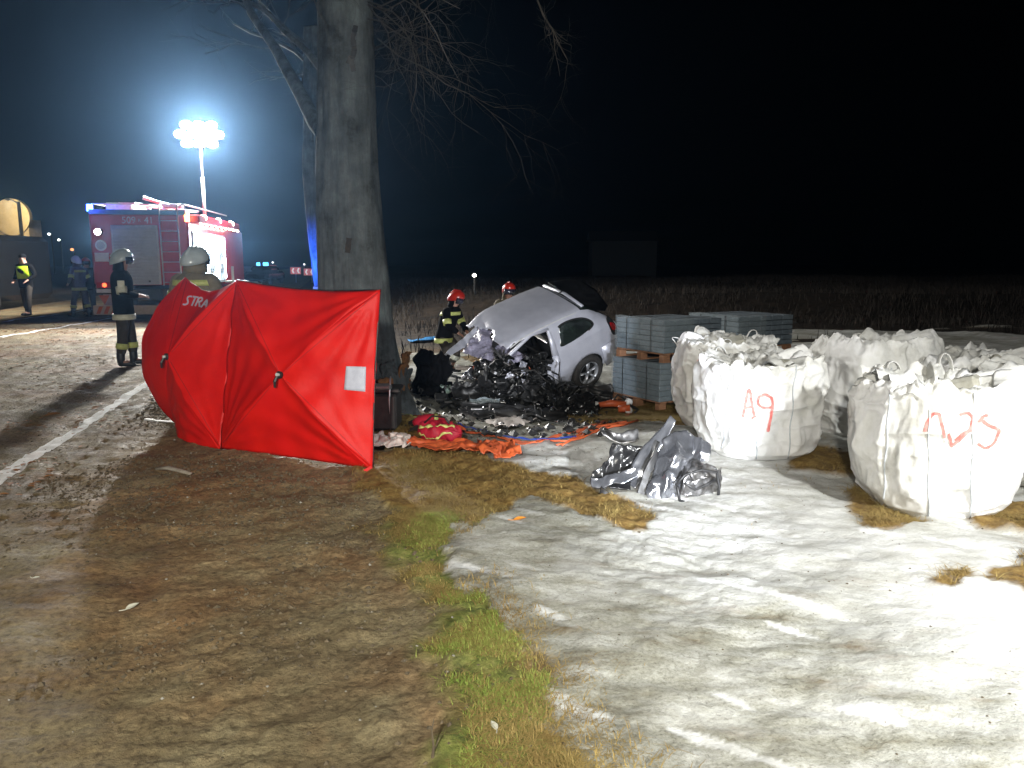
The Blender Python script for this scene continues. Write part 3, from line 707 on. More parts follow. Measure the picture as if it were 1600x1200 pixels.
# dark edging pole along the top and right edge
cen1 = (TL+TR+BR+BL)/4
def edge_pts(A, B, bb, cen, n=24):
    out = []
    for i in range(n):
        s_ = i/(n-1); E = lin(A,B,s_); out.append(sc_in(E+(cen-E)*bb*(4*s_*(1-s_)))+Vector((0,.012,0.003)))
    return out
mb = MB(); mb.tube(edge_pts(TL,TR,.055,cen1), .006, 6); mb.tube(edge_pts(TR,BR,.02,cen1), .007, 6); mb.build('edge_pole', M['black_plastic'], scr, True)
mb = MB(); d0 = sc_in(BR)
mb.add([d0+Vector((-.01,-.012,.03)), d0+Vector((.012,-.012,.0)), d0+Vector((-.15,-.10,-.055)), d0+Vector((-.19,-.11,-.05)), d0+Vector((-.14,-.06,-.035))], [(0,1,2,3,4)])
o = mb.build('corner_strap', M['red_cloth'], scr); solid(o, .004)
# cloth-conforming patch and lettering
bpy.context.view_layer.update()
def bvh_of(obs):
    vs, fs = [], []
    for o in obs:
        b0 = len(vs); mw = o.matrix_world
        vs += [mw @ v.co for v in o.data.vertices]; fs += [[b0+i for i in p.vertices] for p in o.data.polygons]
    return BVHTree.FromPolygons(vs, fs)
O_ = Vector((0,0,CAMZ))
def stick(bvh, px, py, off):
    l, n, i, d = bvh.ray_cast(O_, ray(px, py).normalized())
    if l is None: return None
    if n.dot(ray(px, py)) > 0: n = -n
    return l+n*off
bS = bvh_of([pan1, pan2])
pq = [(541,572),(572,573),(571,612),(538,609)]; vs = []
for i in range(8):
    for j in range(8):
        u, v = i/7, j/7
        x = (pq[0][0]*(1-u)+pq[1][0]*u)*(1-v)+(pq[3][0]*(1-u)+pq[2][0]*u)*v
        y = (pq[0][1]*(1-u)+pq[1][1]*u)*(1-v)+(pq[3][1]*(1-u)+pq[2][1]*u)*v
        vs.append(tuple(sc_in(stick(bS, x, y, .006))))
o = mesh_np('white_patch', vs, grid_faces(8,8), mat('patch_white', (0.50,0.52,0.60), (0.42,0.44,0.52), 0.6, scale=20), scr); solid(o, .002)
def ribbon(bvh, strokes, w, off, name, matl, parent, org=Vector((0,0,0)), taper=False):
    mb = MB()
    for st in strokes:
        pts = []
        for (a, b_) in zip(st[:-1], st[1:]):
            n = max(2, int(math.hypot(b_[0]-a[0], b_[1]-a[1])/2))
            for i in range(n): pts.append((a[0]+(b_[0]-a[0])*i/n, a[1]+(b_[1]-a[1])*i/n))
        pts.append(st[-1])
        for it in range(3):
            pts = [pts[0]]+[((pts[i-1][0]+2*pts[i][0]+pts[i+1][0])/4, (pts[i-1][1]+2*pts[i][1]+pts[i+1][1])/4) for i in range(1, len(pts)-1)]+[pts[-1]]
        vs = []
        for i, p in enumerate(pts):
            q = pts[min(i+1, len(pts)-1)]; q0 = pts[max(i-1, 0)]; dx, dy = q[0]-q0[0], q[1]-q0[1]; L_ = math.hypot(dx, dy)+1e-6
            ww = w*(0.85+0.3*random.random())/2; nx, ny = -dy/L_*ww, dx/L_*ww
            a = stick(bvh, p[0]+nx, p[1]+ny, off); b_ = stick(bvh, p[0]-nx, p[1]-ny, off)
            if a is None or b_ is None: continue
            vs += [a-org, b_-org]
        fs = [(2*i, 2*i+1, 2*i+3, 2*i+2) for i in range(len(vs)//2-1)]
        if fs: mb.add(vs, fs)
    return mb.build(name, matl, parent) if mb.v else None
M['lettering'] = mat('white_lettering', (0.62,0.55,0.66), None, 0.6)
def skew(ps, ox, oy): return [[(ox+x*1.0+y*-0.45, oy+y+x*0.14) for x, y in st] for st in ps]
S_l = [[(8,0),(3,-1),(0,3),(5,7),(7,11),(3,14),(-1,13)]]
T_l = [[(0,0),(9,0)],[(4.5,0),(4.5,14)]]
R_l = [[(0,14),(0,0),(6,0),(7,4),(5,7),(0,7)],[(3,7),(7,14)]]
A_l = [[(0,14),(4,0),(8,14)],[(2,9),(7,9)]]
st = skew(S_l,293,463)+skew(T_l,302,464)+skew(R_l,312,465)+skew(A_l,321,467)
ribbon(bS, st, 2.6, .006, 'lettering', M['lettering'], scr, Vector(scr.location))
M['seam'] = mat('dark_red_seam', (0.34,0.006,0.006), None, .7)
for hp_, cs_ in (((438,586),((372,445),(590,458),(577,724),(349,692))), ((262,557),((292,440),(366,448),(342,694)))):
    for c_ in cs_:
        k_ = ((c_[0]-hp_[0])*.06, (c_[1]-hp_[1])*.06)
        ribbon(bS, [[(hp_[0]+k_[0], hp_[1]+k_[1]), (c_[0], c_[1])]], .9, .003, 'seam', M['seam'], scr, Vector(scr.location))
# white laths lying on the road beside the screen
for (a, b_, lb) in (((234,624),(270,626),'short white lath on the road just left of the red screen, further one'), ((227,659),(278,662),'white lath on the road at the lower left corner of the red screen, nearer one')):
    p, q = gpos(*a, .02), gpos(*b_, .02); mb = MB(); d = (q-p); mb.box((0,0,0), (d.length, .028, .012), math.atan2(d.y, d.x), ch=.003)
    mb.box(Vector((-d.x*.36, -d.y*.36, .009)), (d.length*.26, .034, .008), math.atan2(d.y, d.x))
    o = mb.build('lath', M['white_paint']); o.location = (p+q)/2; tag(o, lb, 'lath', 'white laths beside the screen')

# ------------------------------------------------------------------ bulk bags
def bag(name, cx, cy, w, d, h, rz, label, seed, seams=(), loops=(), marks=(), stones=0, topdrop=0.0, slump=0.0):
    z0 = on_ground(cx, cy)-0.01
    e = empty(name, (cx, cy, z0), label, 'bulk bag', 'white bulk bags of rubble standing on the snow', rz)
    n, nv = 200, 130
    th = np.linspace(0, 2*math.pi, n, endpoint=False); t = np.linspace(0, 1, nv)
    T, V = np.meshgrid(th, t, indexing='ij')
    ex = 3.0
    r0 = (np.abs(np.cos(T))**ex + np.abs(np.sin(T))**ex)**(-1/ex)
    body = np.interp(V, [0,.03,.10,.25,.45,.65,.80,.88,.93,.965,1.0], [.60,.74,.83,.92,.985,1.0,.965,.92,.87,.70,.30])
    Z = np.interp(V, [0,.03,.10,.25,.45,.65,.80,.88,.93,.965,1.0], [0,.0,.06,.22,.45,.68,.86,.95,.985,.95,.88])*h
    X_ = np.cos(T)*r0*body*w/2; Y_ = np.sin(T)*r0*body*d/2
    Nn = np.stack([np.cos(T), np.sin(T), 0*T], 2)
    up = sm(V/0.15)*1.0
    lump = 0.045*fbm(X_*3.0+seed, Y_*3.0, Z*3.0, 2, 301+seed)
    # folded cloth: a few ridged layers, stretched downwards, plus horizontal slump folds
    rid = lambda a, b_, c, s_: (1-np.abs(vn(a, b_, c, s_)))**3
    fold = 0.030*rid(X_*7+seed, Y_*7, Z*2.6, 311) + 0.026*rid(X_*3.6, Y_*3.6+seed, Z*8, 313) + 0.013*rid(X_*16, Y_*16, Z*10+seed, 317)
    ruff = sm((V-.80)/.12)*(0.055*np.sin(T*9+seed+2*vn(T*2, T*0, 0, seed))*vn(T*1.6, V*4, 0, seed+3)+0.05*fbm(X_*9, Y_*9, Z*9, 3, seed+9))
    off = (lump+fold-0.02)*up + ruff
    X_ = X_+Nn[:,:,0]*off; Y_ = Y_+Nn[:,:,1]*off
    Z = Z + sm((V-.70)/.2)*(0.05*vn(T*1.5, T*0+seed, 0, 331)+0.085*np.abs(fbm(np.cos(T)*3.0+seed, np.sin(T)*3.0, V*1.5, 4, 337+seed, .6))) - topdrop*sm((V-.7)/.3)*(-np.sin(T))*.5
    X_ = X_ + slump*Z*Z
    Vv = np.stack([X_, Y_, Z], 2).reshape(-1,3)
    cap = len(Vv); Vv = np.vstack([Vv, [[0,0,h*.84]]])
    Fq = grid_faces(n, nv, True)
    o = mesh_np('sack', Vv, Fq, M['bag'], e)
    # crumpled inner cloth closing the top
    u, v = np.meshgrid(np.linspace(-1,1,40), np.linspace(-1,1,40), indexing='ij')
    zz = h*.93 + 0.11*fbm(u*1.8+seed, v*1.8, 0, 4, 341) + 0.03*(1-np.abs(vn(u*5, v*5, 0, seed)))**2
    top = np.stack([u*w*.40, v*d*.40, zz], 2).reshape(-1,3)
    mesh_np('top_cloth', top, grid_faces(40,40), M['bag'], e)
    for k in range(stones):
        a = random.uniform(0, 6.28); rr_ = random.uniform(.05,.26); mb = MB()
        mb.box((0,0,0), (random.uniform(.14,.24), random.uniform(.12,.2), random.uniform(.10,.18)), ch=.025)
        s_ = mb.build('rubble_stone', M['stone'], e); s_.location = (math.cos(a)*rr_, math.sin(a)*rr_, h*.93); s_.rotation_euler = (random.uniform(-.6,.6), random.uniform(-.6,.6), a)
    for k, (a, hh, lx) in enumerate(loops):
        px, py = math.cos(a)*w*.42, math.sin(a)*d*.42; mb = MB()
        pts = [(px-.05,py,h*.84),(px-.055+lx*.3,py,h*.95),(px-.045+lx,py,h*.98+hh*.8),(px+lx*1.2,py+.01,h*.98+hh),(px+.045+lx,py,h*.98+hh*.75),(px+.05+lx*.2,py,h*.94),(px+.05,py,h*.84)]
        mb.tube(pts, .028, 8, flat=.25); l_ = mb.build('lifting_loop', M['bag'], e, True); subd(l_, 1)
    bpy.context.view_layer.update()
    bv = bvh_of([o]); iw = e.matrix_world.inverted()
    for (sx, ya, yb, wob) in seams:
        mb = MB(); pts = []
        for i in range(46):
            yy = ya+(yb-ya)*i/45; xx = sx+wob*(yy-ya)/(yb-ya) + 1.2*math.sin(i*.35+seed)
            q = stick(bv, xx, yy, .004)
            if q is not None and (not pts or (q-pts[-1]).length < .12): pts.append(q)
        if len(pts) > 4: mb.tube([iw @ p for p in pts], .0048, 6); mb.build('seam_piping', M['piping'], e, True)
    if marks:
        st_, w_ = marks
        r_ = ribbon(bv, st_, w_, .005, 'handwriting', M['mark'], e)
        if r_:
            r_.data.transform(iw); r_.data.update()
    return e
def c5(pts): return [(1050+x/2.909, 500+y/2.909) for x, y in pts]
bag('bulk_bag', 2.07, 6.42, .98, .95, .80, 0.12, 'white bulk bag marked A9, left of the front pair beside the silver wreckage', 1,
    seams=((1243,572,722,-12),(1183,592,725,-2),(1141,590,700,-12)), loops=((2.0,.07,-.02),(0.9,.10,.02)),
    marks=([c5([(322,440),(335,370),(345,318),(352,312),(360,360),(376,442)]), c5([(330,400),(366,392)]), c5([(366,440),(370,448)]),
            c5([(446,398),(412,400),(388,380),(392,350),(425,338),(452,352),(458,385),(446,400)]), c5([(458,380),(448,440),(434,508)])], 4.2), stones=1)
bag('bulk_bag', 2.12, 7.55, .95, .9, .88, -0.2, 'white bulk bag half hidden behind the A9 bag, next to the paving pallets', 5,
    seams=(), loops=((3.1,.03,-.10),(2.2,.12,.0),(0.9,.1,.03),(4.6,.06,.02)), marks=([c5([(110,222),(122,175),(130,225)]), c5([(120,300),(132,250),(146,305)])], 3.0), stones=1)
bag('bulk_bag', 3.38, 7.15, .98, .95, .92, 0.3, 'white bulk bag in the back row behind and between the A9 and A,25 bags', 9,
    seams=((1392,575,690,-6),), loops=((1.2,.02,.0),(5.4,.03,.12)), marks=([c5([(850,300),(870,262),(905,240),(915,268)]), c5([(925,250),(955,236),(975,262)])], 2.6), stones=0)
bag('bulk_bag', 2.80, 4.98, .92, .92, .84, -0.05, 'large white bulk bag marked A,25 at the front right', 13,
    seams=((1390,615,780,-9),(1452,640,812,-2),(1522,610,812,-6)), loops=((1.0,.16,-.02),(1.9,.09,-.02),(5.0,.02,-.05)),
    marks=([c5([(1150,510),(1165,455),(1190,425),(1215,425),(1228,478),(1240,535)]), c5([(1258,515),(1272,575)]),
            c5([(1308,432),(1345,420),(1368,445),(1358,490),(1310,540),(1268,575)]), c5([(1285,548),(1325,512),(1372,500)]),
            c5([(1395,462),(1420,432),(1436,436)]), c5([(1404,452),(1440,478),(1488,498),(1466,558),(1425,586),(1388,560)])], 4.6), stones=1)
bag('bulk_bag', 4.02, 5.55, .98, .95, .80, 0.1, 'white bulk bag cut off by the right edge of the picture', 17, loops=((2.2,.06,.0),), stones=1)
bag('bulk_bag', 4.05, 6.75, .95, .9, .78, 0.25, 'white bulk bag behind the A,25 bag with a pale stone showing on top', 21, loops=(), stones=1)

# ------------------------------------------------------------------ pallets of paving stones
def pallet_stack(cx, cy, z0, rz, w, d, label, seed, wrapped, layers=7, lh=.078):
    e = empty('paving_pallet', (cx, cy, z0), label, 'pallet', 'pallets of paving stones', rz)
    for k in range(7):
        mb = MB(); mb.box((-w/2+w*(k+.5)/7, 0, .125), (w/7*.72, d, .022), ch=.002); mb.build('deck_board', M['wood'], e)
    for k in (-1,0,1):
        for j in (-1,0,1):
            mb = MB(); mb.box((k*(w/2-.07), j*(d/2-.05), .066), (.13,.09,.09), ch=.004); mb.build('pallet_block', M['wood'], e)
        mb = MB(); mb.box((0, k*(d/2-.05), .011), (w,.09,.02), ch=.002); mb.build('bottom_board', M['wood'], e)
    base = None; nb = 5; r_ = random.Random(seed)
    for L_ in range(layers):
        mb = MB(); bx, by = w/nb, d/4
        for i in range(nb):
            for j in range(4):
                if 0 < i < nb-1 and 0 < j < 3 and L_ < layers-1: continue
                mb.box((-w/2+bx*(i+.5)+r_.uniform(-.003,.003), -d/2+by*(j+.5)+r_.uniform(-.004,.004), .138+lh*(L_+.5)), (bx-.006-r_.uniform(0,.006), by-.006-r_.uniform(0,.008), lh-.006-r_.uniform(0,.004)), ch=.006, rz=r_.uniform(-.012,.012))
        mb.build('paving_layer', M['paver'], e)
    H = .138+lh*layers
    if wrapped:     # shrink film, open at the top, over two sides
        u, v = np.meshgrid(np.linspace(0,1,90), np.linspace(0,1,34), indexing='ij')
        pr = [(-w/2-.008,-d/2+.0),(-w/2-.008,d/2+.008),(w/2,d/2+.008)]
        pr = [(-w*.02,-d/2-.009),(-w/2-.009,-d/2-.009),(-w/2-.009,d/2+.009)]
        t = u*2; xx = np.where(t < 1, pr[0][0]+(pr[1][0]-pr[0][0])*t, pr[1][0]+(pr[2][0]-pr[1][0])*(t-1)); yy = np.where(t < 1, pr[0][1]+(pr[1][1]-pr[0][1])*t, pr[1][1]+(pr[2][1]-pr[1][1])*(t-1))
        wob = 0.004*fbm(t*5, v*9, 0, 3, seed); V = np.stack([xx-wob-.003, yy-wob-.003, .14+v*(H-.12)+0.012*fbm(t*6, v*0, 0, 2, seed)*(v > .95)], 2).reshape(-1,3)
        mesh_np('wrapping_film', V, grid_faces(90,34), M['wrap'], e)
        for k in (0.25, .75):
            mb = MB(); mb.box((0, 0, H+.003), (w+.022, .016, .003)); 
            mb.box((-w/2-.016, 0, .14+(H-.14)/2), (.002,.016,H-.14)); mb.box((w/2+.010, 0, .14+(H-.14)/2), (.002,.016,H-.14))
            o = mb.build('packing_band', M['black_plastic'], e); o.location = (0, (k-.5)*d, 0)
    return H
r45 = math.radians(-42)
def stack_at(px, Yc, w, d, rz):        # near corner seen at px
    c = at(px, 600, Yc); 
    v = Matrix.Rotation(rz, 3, 'Z') @ Vector((-w/2, -d/2, 0)); return c.x-v.x, c.y-v.y
w_, d_ = 1.20, 1.08; RZ = math.radians(31)
cx, cy = stack_at(1031, 10.75, w_, d_, RZ); zg = on_ground(cx, cy)-.015
H1 = pallet_stack(cx, cy, zg, RZ, w_, d_, 'lower pallet of grey paving stones nearest the car, under another pallet', 3, True)
pallet_stack(cx+.03, cy+.05, zg+H1+.004, RZ+.02, w_*.97, d_*.97, 'upper pallet of grey paving stones stacked beside the rear of the car', 4, True, layers=6)
cx2, cy2 = stack_at(1150, 11.55, w_, d_, RZ); zg2 = on_ground(cx2, cy2)-.015
pallet_stack(cx2, cy2, zg2, RZ-.03, w_, d_, 'lower right pallet of paving stones hidden low behind the white bags', 5, True)
pallet_stack(cx2+.02, cy2, zg2+H1+.004, RZ-.02, w_, d_*.99, 'upper right pallet of paving stones rising behind the white bags', 6, True, layers=6)

# ------------------------------------------------------------------ wrecked car
RC = Matrix(((-0.809,0.57,-0.142,-0.179),(-0.46,-0.765,-0.452,12.803),(-0.366,-0.3,0.881,-0.675),(0,0,0,1)))
car = bpy.data.objects.new('wrecked_car', None); col.objects.link(car); car.matrix_world = RC
tag(car, 'wrecked silver hatchback with torn-off front tipped nose down beside the paving pallets', 'car')
WX, WZ, WR = -1.25, .30, .345
def ztop(x): return np.interp(x, [-2.06,-2.03,-1.97,-1.90,-1.80,-1.55,-1.40,-1.0,-.5,0,.3], [.45,.72,.90,1.0,1.10,1.31,1.375,1.41,1.425,1.41,1.39])
prof = np.array([(.66,.20),(.77,.24),(.815,.36),(.835,.50),(.84,.62),(.825,.76),(.80,.88),(.785,.94),(.735,1.06),(.675,1.20),(.615,1.32),(.575,1.37),(.52,1.395),(.40,1.41),(.2,1.422),(0,1.425)])
pp = []
for i in range(len(prof)-1):
    k = 5 if i < 11 else 3
    for j in range(k): pp.append(prof[i]+(prof[i+1]-prof[i])*j/k)
pp.append(prof[-1]); pp = np.array(pp); full = np.vstack([pp, pp[-2::-1]*np.array([1,1])]); sgn = np.concatenate([np.ones(len(pp)), -np.ones(len(pp)-1)])
xs_ = np.concatenate([np.linspace(-2.06,-1.4,26), np.linspace(-1.38,.34,58)])
NU, NV = len(xs_), len(full)
Xg = np.repeat(xs_[:,None], NV, 1); zt = ztop(Xg)
Zg = np.broadcast_to(full[:,1], Xg.shape).copy(); Yg = np.broadcast_to(full[:,0]*sgn, Xg.shape).copy()
lim = zt; over = Zg > .94
Zg = np.where(over & (zt > .94), .94+(Zg-.94)*(zt-.94)/(1.425-.94), np.minimum(Zg, np.maximum(zt, .2)))
Zg = np.where(zt <= .94, np.minimum(Zg, zt), Zg)
tp = np.interp(Xg, [-2.06,-2.0,-1.9,-1.6,-1.2], [.86,.92,.95,.985,1]); Yg = Yg*tp
Xg = Xg + 0.0
# snap around the wheel arch
d_ = np.hypot(Xg-WX, Zg-WZ); side = (np.abs(Yg) > .6) & (Zg < .9)
near_ = side & (np.abs(d_-WR) < .028)
Xg = np.where(near_, WX+(Xg-WX)*WR/d_, Xg); Zg = np.where(near_, WZ+(Zg-WZ)*WR/d_, Zg)
# crumple toward the front
cr = sm((Xg+.35)/.6)
cz = fbm(Xg*4, Yg*4, Zg*4, 3, 401)
Zg = Zg - cr*(0.10+0.09*np.abs(cz)) + .012*cz*cr; Yg = Yg + cr*0.07*fbm(Xg*5, Yg*3, Zg*3+4, 3, 403)
V = np.stack([Xg, Yg, Zg], 2).reshape(-1,3)
Fq = grid_faces(NU, NV); fc = V[Fq].mean(1)
arch = (np.hypot(fc[:,0]-WX, fc[:,2]-WZ) < WR) & (np.abs(fc[:,1]) > .6)
door = (fc[:,0] > -.70) & (fc[:,2] < 1.33-np.clip(fc[:,0]-0,0,1)*.4) & (np.abs(fc[:,1]) > .55)
front = (fc[:,0] > .02+.10*vn(fc[:,1]*4, fc[:,1]*0, 0, 7))
low = (fc[:,0] > -.70) & (fc[:,2] < .9)
keep = ~(arch | door | front | low)
Fk = Fq[keep]; fk = fc[keep]
isglass = (fk[:,0] < -1.40) & (fk[:,2] > .97) & (np.abs(fk[:,1]) < .565)
fm = np.where(isglass, 1, 0)
body = mesh_np('body', V, Fk, None, car, True, [M['silver'], M['glass'], M['black_plastic']], fm); solid(body, .012, -1)
mb = MB()
def cq(x, z, s=1, off=.006):          # outer side surface at (x,z)
    y = np.interp(z, pp[:,1], pp[:,0])*float(np.interp(x, [-2.06,-2.0,-1.9,-1.6,-1.2], [.86,.92,.95,.985,1])); return Vector((x, s*(y+off), z))
def side_patch(outline, name, matl, s=1, off=.006, t=.006, n=14):
    cxx = sum(p[0] for p in outline)/len(outline); czz = sum(p[1] for p in outline)/len(outline); vs = [cq(cxx, czz, s, off)]; fs = []; m = len(outline)
    for j in range(1, n+1):
        for (x, z) in outline: vs.append(cq(cxx+(x-cxx)*j/n, czz+(z-czz)*j/n, s, off))
    fs = [(0, 1+i, 1+(i+1) % m) for i in range(m)]
    for j in range(n-1):
        for i in range(m): a = 1+j*m; fs.append((a+i, a+m+i, a+m+(i+1) % m, a+(i+1) % m))
    b_ = MB(); b_.add(vs, fs); o = b_.build(name, matl, car, True); solid(o, t); return o
def smooth_poly(ps, k=6):
    out = []
    n = len(ps)
    for i in range(n):
        p0, p1, p2, p3 = ps[i-1], ps[i], ps[(i+1) % n], ps[(i+2) % n]
        for j in range(k):
            t = j/k
            f = lambda a, b_, c, d: .5*((2*b_)+(-a+c)*t+(2*a-5*b_+4*c-d)*t*t+(-a+3*b_-3*c+d)*t**3)
            out.append((f(p0[0],p1[0],p2[0],p3[0]), f(p0[1],p1[1],p2[1],p3[1])))
    return out
for s in (1, -1):
    side_patch(smooth_poly([(-.80,.985),(-.82,1.10),(-.86,1.24),(-.92,1.30),(-1.15,1.30),(-1.38,1.24),(-1.52,1.13),(-1.50,1.04),(-1.2,.985)]), 'window_seal', M['black_plastic'], s, .006)
    side_patch(smooth_poly([(-.83,1.0),(-.85,1.10),(-.885,1.23),(-.94,1.28),(-1.15,1.28),(-1.36,1.22),(-1.49,1.125),(-1.47,1.055),(-1.2,1.005)]), 'quarter_window', M['glass'], s, .013)
    side_patch(smooth_poly([(-1.80,1.02),(-1.86,1.06),(-1.93,.94),(-1.99,.80),(-1.97,.70),(-1.86,.74),(-1.82,.86)]), 'tail_light_housing', M['black_gloss'], s, .010)
    side_patch(smooth_poly([(-1.84,.96),(-1.92,.92),(-1.96,.82),(-1.87,.82)]), 'tail_light', M['tail_off'], s, .018)
# rear bumper, spoiler, sill, arch liner
b_ = MB(); ring = []
ys_ = np.linspace(-.80,.80,17)
vs = []; 
for y in ys_:
    xo = -2.10+.20*(abs(y)/.80)**3
    for (dx, z) in ((.06,.70),(0,.66),(-.03,.50),(-.02,.36),(.05,.26)): vs.append((xo+dx, y, z))
b_.add(vs, [(i*5+j, (i+1)*5+j, (i+1)*5+j+1, i*5+j+1) for i in range(16) for j in range(4)])
for s in (1,-1):
    vs = [(-1.88,s*.845,.68),(-1.55,s*.86,.66),(-1.58,s*.865,.42),(-1.62,s*.86,.26),(-1.88,s*.83,.26),(-1.9,s*.86,.46)]; b_.add(vs, [(0,1,2,5),(5,2,3,4)])
o = b_.build('rear_bumper', M['silver'], car, True); solid(o, .012)
b_ = MB(); b_.tube([(-1.50,-.52,1.34),(-1.54,0,1.36),(-1.50,.52,1.34)], [.03,.035,.03], 8, flat=.5); b_.build('spoiler', M['silver'], car, True)
b_ = MB(); gl = [(x, .583 if x > -1.3 else .583-(-1.3-x)*.2, float(ztop(x))-.055-.09*float(sm(np.array((x+.35)/.6)))) for x in np.linspace(-1.42,.0,14)]
b_.tube(gl, .011, 6); b_.build('roof_gutter', M['white_paint'], car, True)
b_ = MB(); b_.tube([(-1.50,.0,1.42),(-1.42,0,1.41),(-1.36,0,1.47)], [.012,.012,.006], 6); b_.build('aerial', M['black_plastic'], car)
b_ = MB()
for s in (1,-1):
    b_.tube([(-.75,s*.78,.27),(-.4,s*.77,.24),(-.05,s*.80,.27),(.3,s*.72,.22)], [.055,.05,.045,.03], 8)
b_.build('sill', M['silver'], car)
b_ = MB()
for s in (1,-1):
    n = 20; vs = []
    for i in range(n+1):
        a = math.pi*1.15*i/n-.2; 
        for y in (.50,.80): vs.append((WX+math.cos(a)*(WR+.005), s*y, WZ+math.sin(a)*(WR+.005)))
    b_.add(vs, [(2*i,2*i+2,2*i+3,2*i+1) for i in range(n)])
b_.build('arch_liner', M['black_plastic'], car)
# wheels
def wheel(x, y, z, s, lbl=None):
    t = MB(); prof_ = [(.205,-.10),(.27,-.105),(.300,-.09),(.310,-.05),(.310,.05),(.300,.09),(.27,.105),(.205,.10)]; n = 40; vs = []
    for i in range(n):
        a = 2*math.pi*i/n
        for (r, w) in prof_: vs.append((math.cos(a)*r, w, math.sin(a)*r))
    k = len(prof_); t.add(vs, [(i*k+j, ((i+1) % n)*k+j, ((i+1) % n)*k+(j+1) % k, i*k+(j+1) % k) for i in range(n) for j in range(k)])
    ty = t.build('wheel', M['rubber'], car, True); ty.location = (x, y, z)
    r = MB(); vs = []
    for i in range(n):
        a = 2*math.pi*i/n
        for (rr_, w) in ((.207,s*.09),(.19,s*.095),(.185,s*.04),(.185,-s*.09)): vs.append((math.cos(a)*rr_, w, math.sin(a)*rr_))
    r.add(vs, [(i*4+j, ((i+1) % n)*4+j, ((i+1) % n)*4+j+1, i*4+j+1) for i in range(n) for j in range(3)])
    for i in range(5):
        a = 2*math.pi*i/5+.3; ca, sa = math.cos(a), math.sin(a)
        r.tube([(ca*.02, s*.055, sa*.02), (ca*.11, s*.085, sa*.11), (ca*.19, s*.085, sa*.19)], [(.030,.012),(.034,.014),(.045,.014)], 6)
    r.disc((0,s*.085,0), (0,1,0), .045, .03, 16)
    rm = r.build('rim', M['alu'], ty, True)
    h = MB(); h.disc((0,s*.03,0), (0,1,0), .17, .02, 24); h.build('brake_disc', M['dark_metal'], ty)
wheel(WX, .76, WZ, 1); wheel(WX, -.76, WZ, -1)
# crumpled sheets
def crumple(w, h, amp, seed, nu=34, nv=26, f=3.0):
    u, v = np.meshgrid(np.linspace(-.5,.5,nu), np.linspace(-.5,.5,nv), indexing='ij')
    x = u*w; y = v*h
    rid = lambda a, b_, s_: 1-2*np.abs(vn(a, b_, 0, s_))
    z = amp*(0.6*rid(u*f+seed, v*f, seed)+0.35*rid(u*f*2.3, v*f*2.1+seed, seed+3)+.12*rid(u*f*5, v*f*5, seed+5))
    x = x+amp*.5*rid(v*f, u*f+3, seed+7); y = y+amp*.5*rid(u*f+5, v*f, seed+9)
    ed = .07*min(w,h)*vn(u*9, v*9, 0, seed+11); x = x+ed*np.sign(u)*(np.abs(u) > .46); y = y+ed*np.sign(v)*(np.abs(v) > .46)
    return np.stack([x,y,z],2).reshape(-1,3), grid_faces(nu, nv)
def csheet(name, w, h, amp, seed, matl, parent, loc, rot, t=.006, f=3.0, smooth=True):
    V, Fq = crumple(w, h, amp, seed, f=f); o = mesh_np(name, V, Fq, matl, parent, smooth); o.location = loc; o.rotation_euler = rot; solid(o, t); return o
inv = RC.inverted()
def local(px, py, Y): return inv @ at(px, py, Y)
for (a, zc, w, h, sd) in TORN:
    V_, F_ = crumple(w, h, .05, sd, 14, 18, 3.5); r_t = .60-.16*min(1, (zc+.3)/.9)
    o = mesh_np('torn_bark', V_, F_, M['torn'] if sd % 3 else M['bark'], tree); o.location = (TX+.08+math.cos(a)*r_t, TY+math.sin(a)*r_t, zc-.1); o.rotation_euler = (math.pi/2+.12, .2*math.sin(sd), a+math.pi/2); solid(o, .02)
bT = bvh_of([o for o in tree.children if o.name.startswith('trunk')])
ribbon(bT, [[(556,40),(551,60),(554,78),(549,96),(553,112)],[(549,88),(544,100)]], 8, .006, 'bark_hole', M['black_plastic'], tree)
ribbon(bT, [[(546,372),(543,395)]], 9, .006, 'bark_scar', M['trouser'], tree)
# right-hand roof rail, pillar and wing torn forward as one silver band; roof skin dragged down to it
def band(name, top, bot, matl, amp=.02, seed=1, nu=50, nv=10, t=.008):
    """surface between two 3D polylines in car space"""
    def interp(pl, n):
        pl = [Vector(p) for p in pl]; L_ = [0]
        for a, b2 in zip(pl[:-1], pl[1:]): L_.append(L_[-1]+(b2-a).length)
        out = []
        for i in range(n):
            q = L_[-1]*i/(n-1); k = max(0, min(len(pl)-2, int(np.searchsorted(L_, q)-1))); tt = (q-L_[k])/max(1e-6, L_[k+1]-L_[k]); out.append(pl[k].lerp(pl[k+1], tt))
        return out
    A, B = interp(top, nu), interp(bot, nu); V = []
    for i in range(nu):
        for j in range(nv):
            V.append(A[i].lerp(B[i], j/(nv-1)))
    V = np.array([tuple(v) for v in V]); N = np.cross(V[nv]-V[0], V[1]-V[0]); N = N/np.linalg.norm(N)
    V = V + N[None]*(amp*(1-2*np.abs(fbm(V[:,0]*5, V[:,1]*5, V[:,2]*5, 3, seed))))[:,None]
    o = mesh_np(name, V, grid_faces(nu, nv), matl, parent=car); solid(o, t); return o
band('torn_wing', [local(748,506,12.9), local(722,530,12.6), local(700,548,12.2), local(684,566,11.9)],
     [local(742,540,12.6), local(722,545,12.4), local(704,556,12.1), local(688,570,11.85)], M['silver'], .02, 3, 40, 10)
band('crushed_windscreen', [local(752,506,12.75), local(775,520,12.5), local(800,545,12.2), local(828,556,12.0)],
     [local(722,548,12.3), local(745,556,12.1), local(772,562,11.9), local(800,566,11.75)], mat('crazed_glass', (0.36,0.34,0.44), (0.20,0.19,0.25), 0.3, scale=30, bump=0.8, bscale=40), .05, 7, 44, 24)
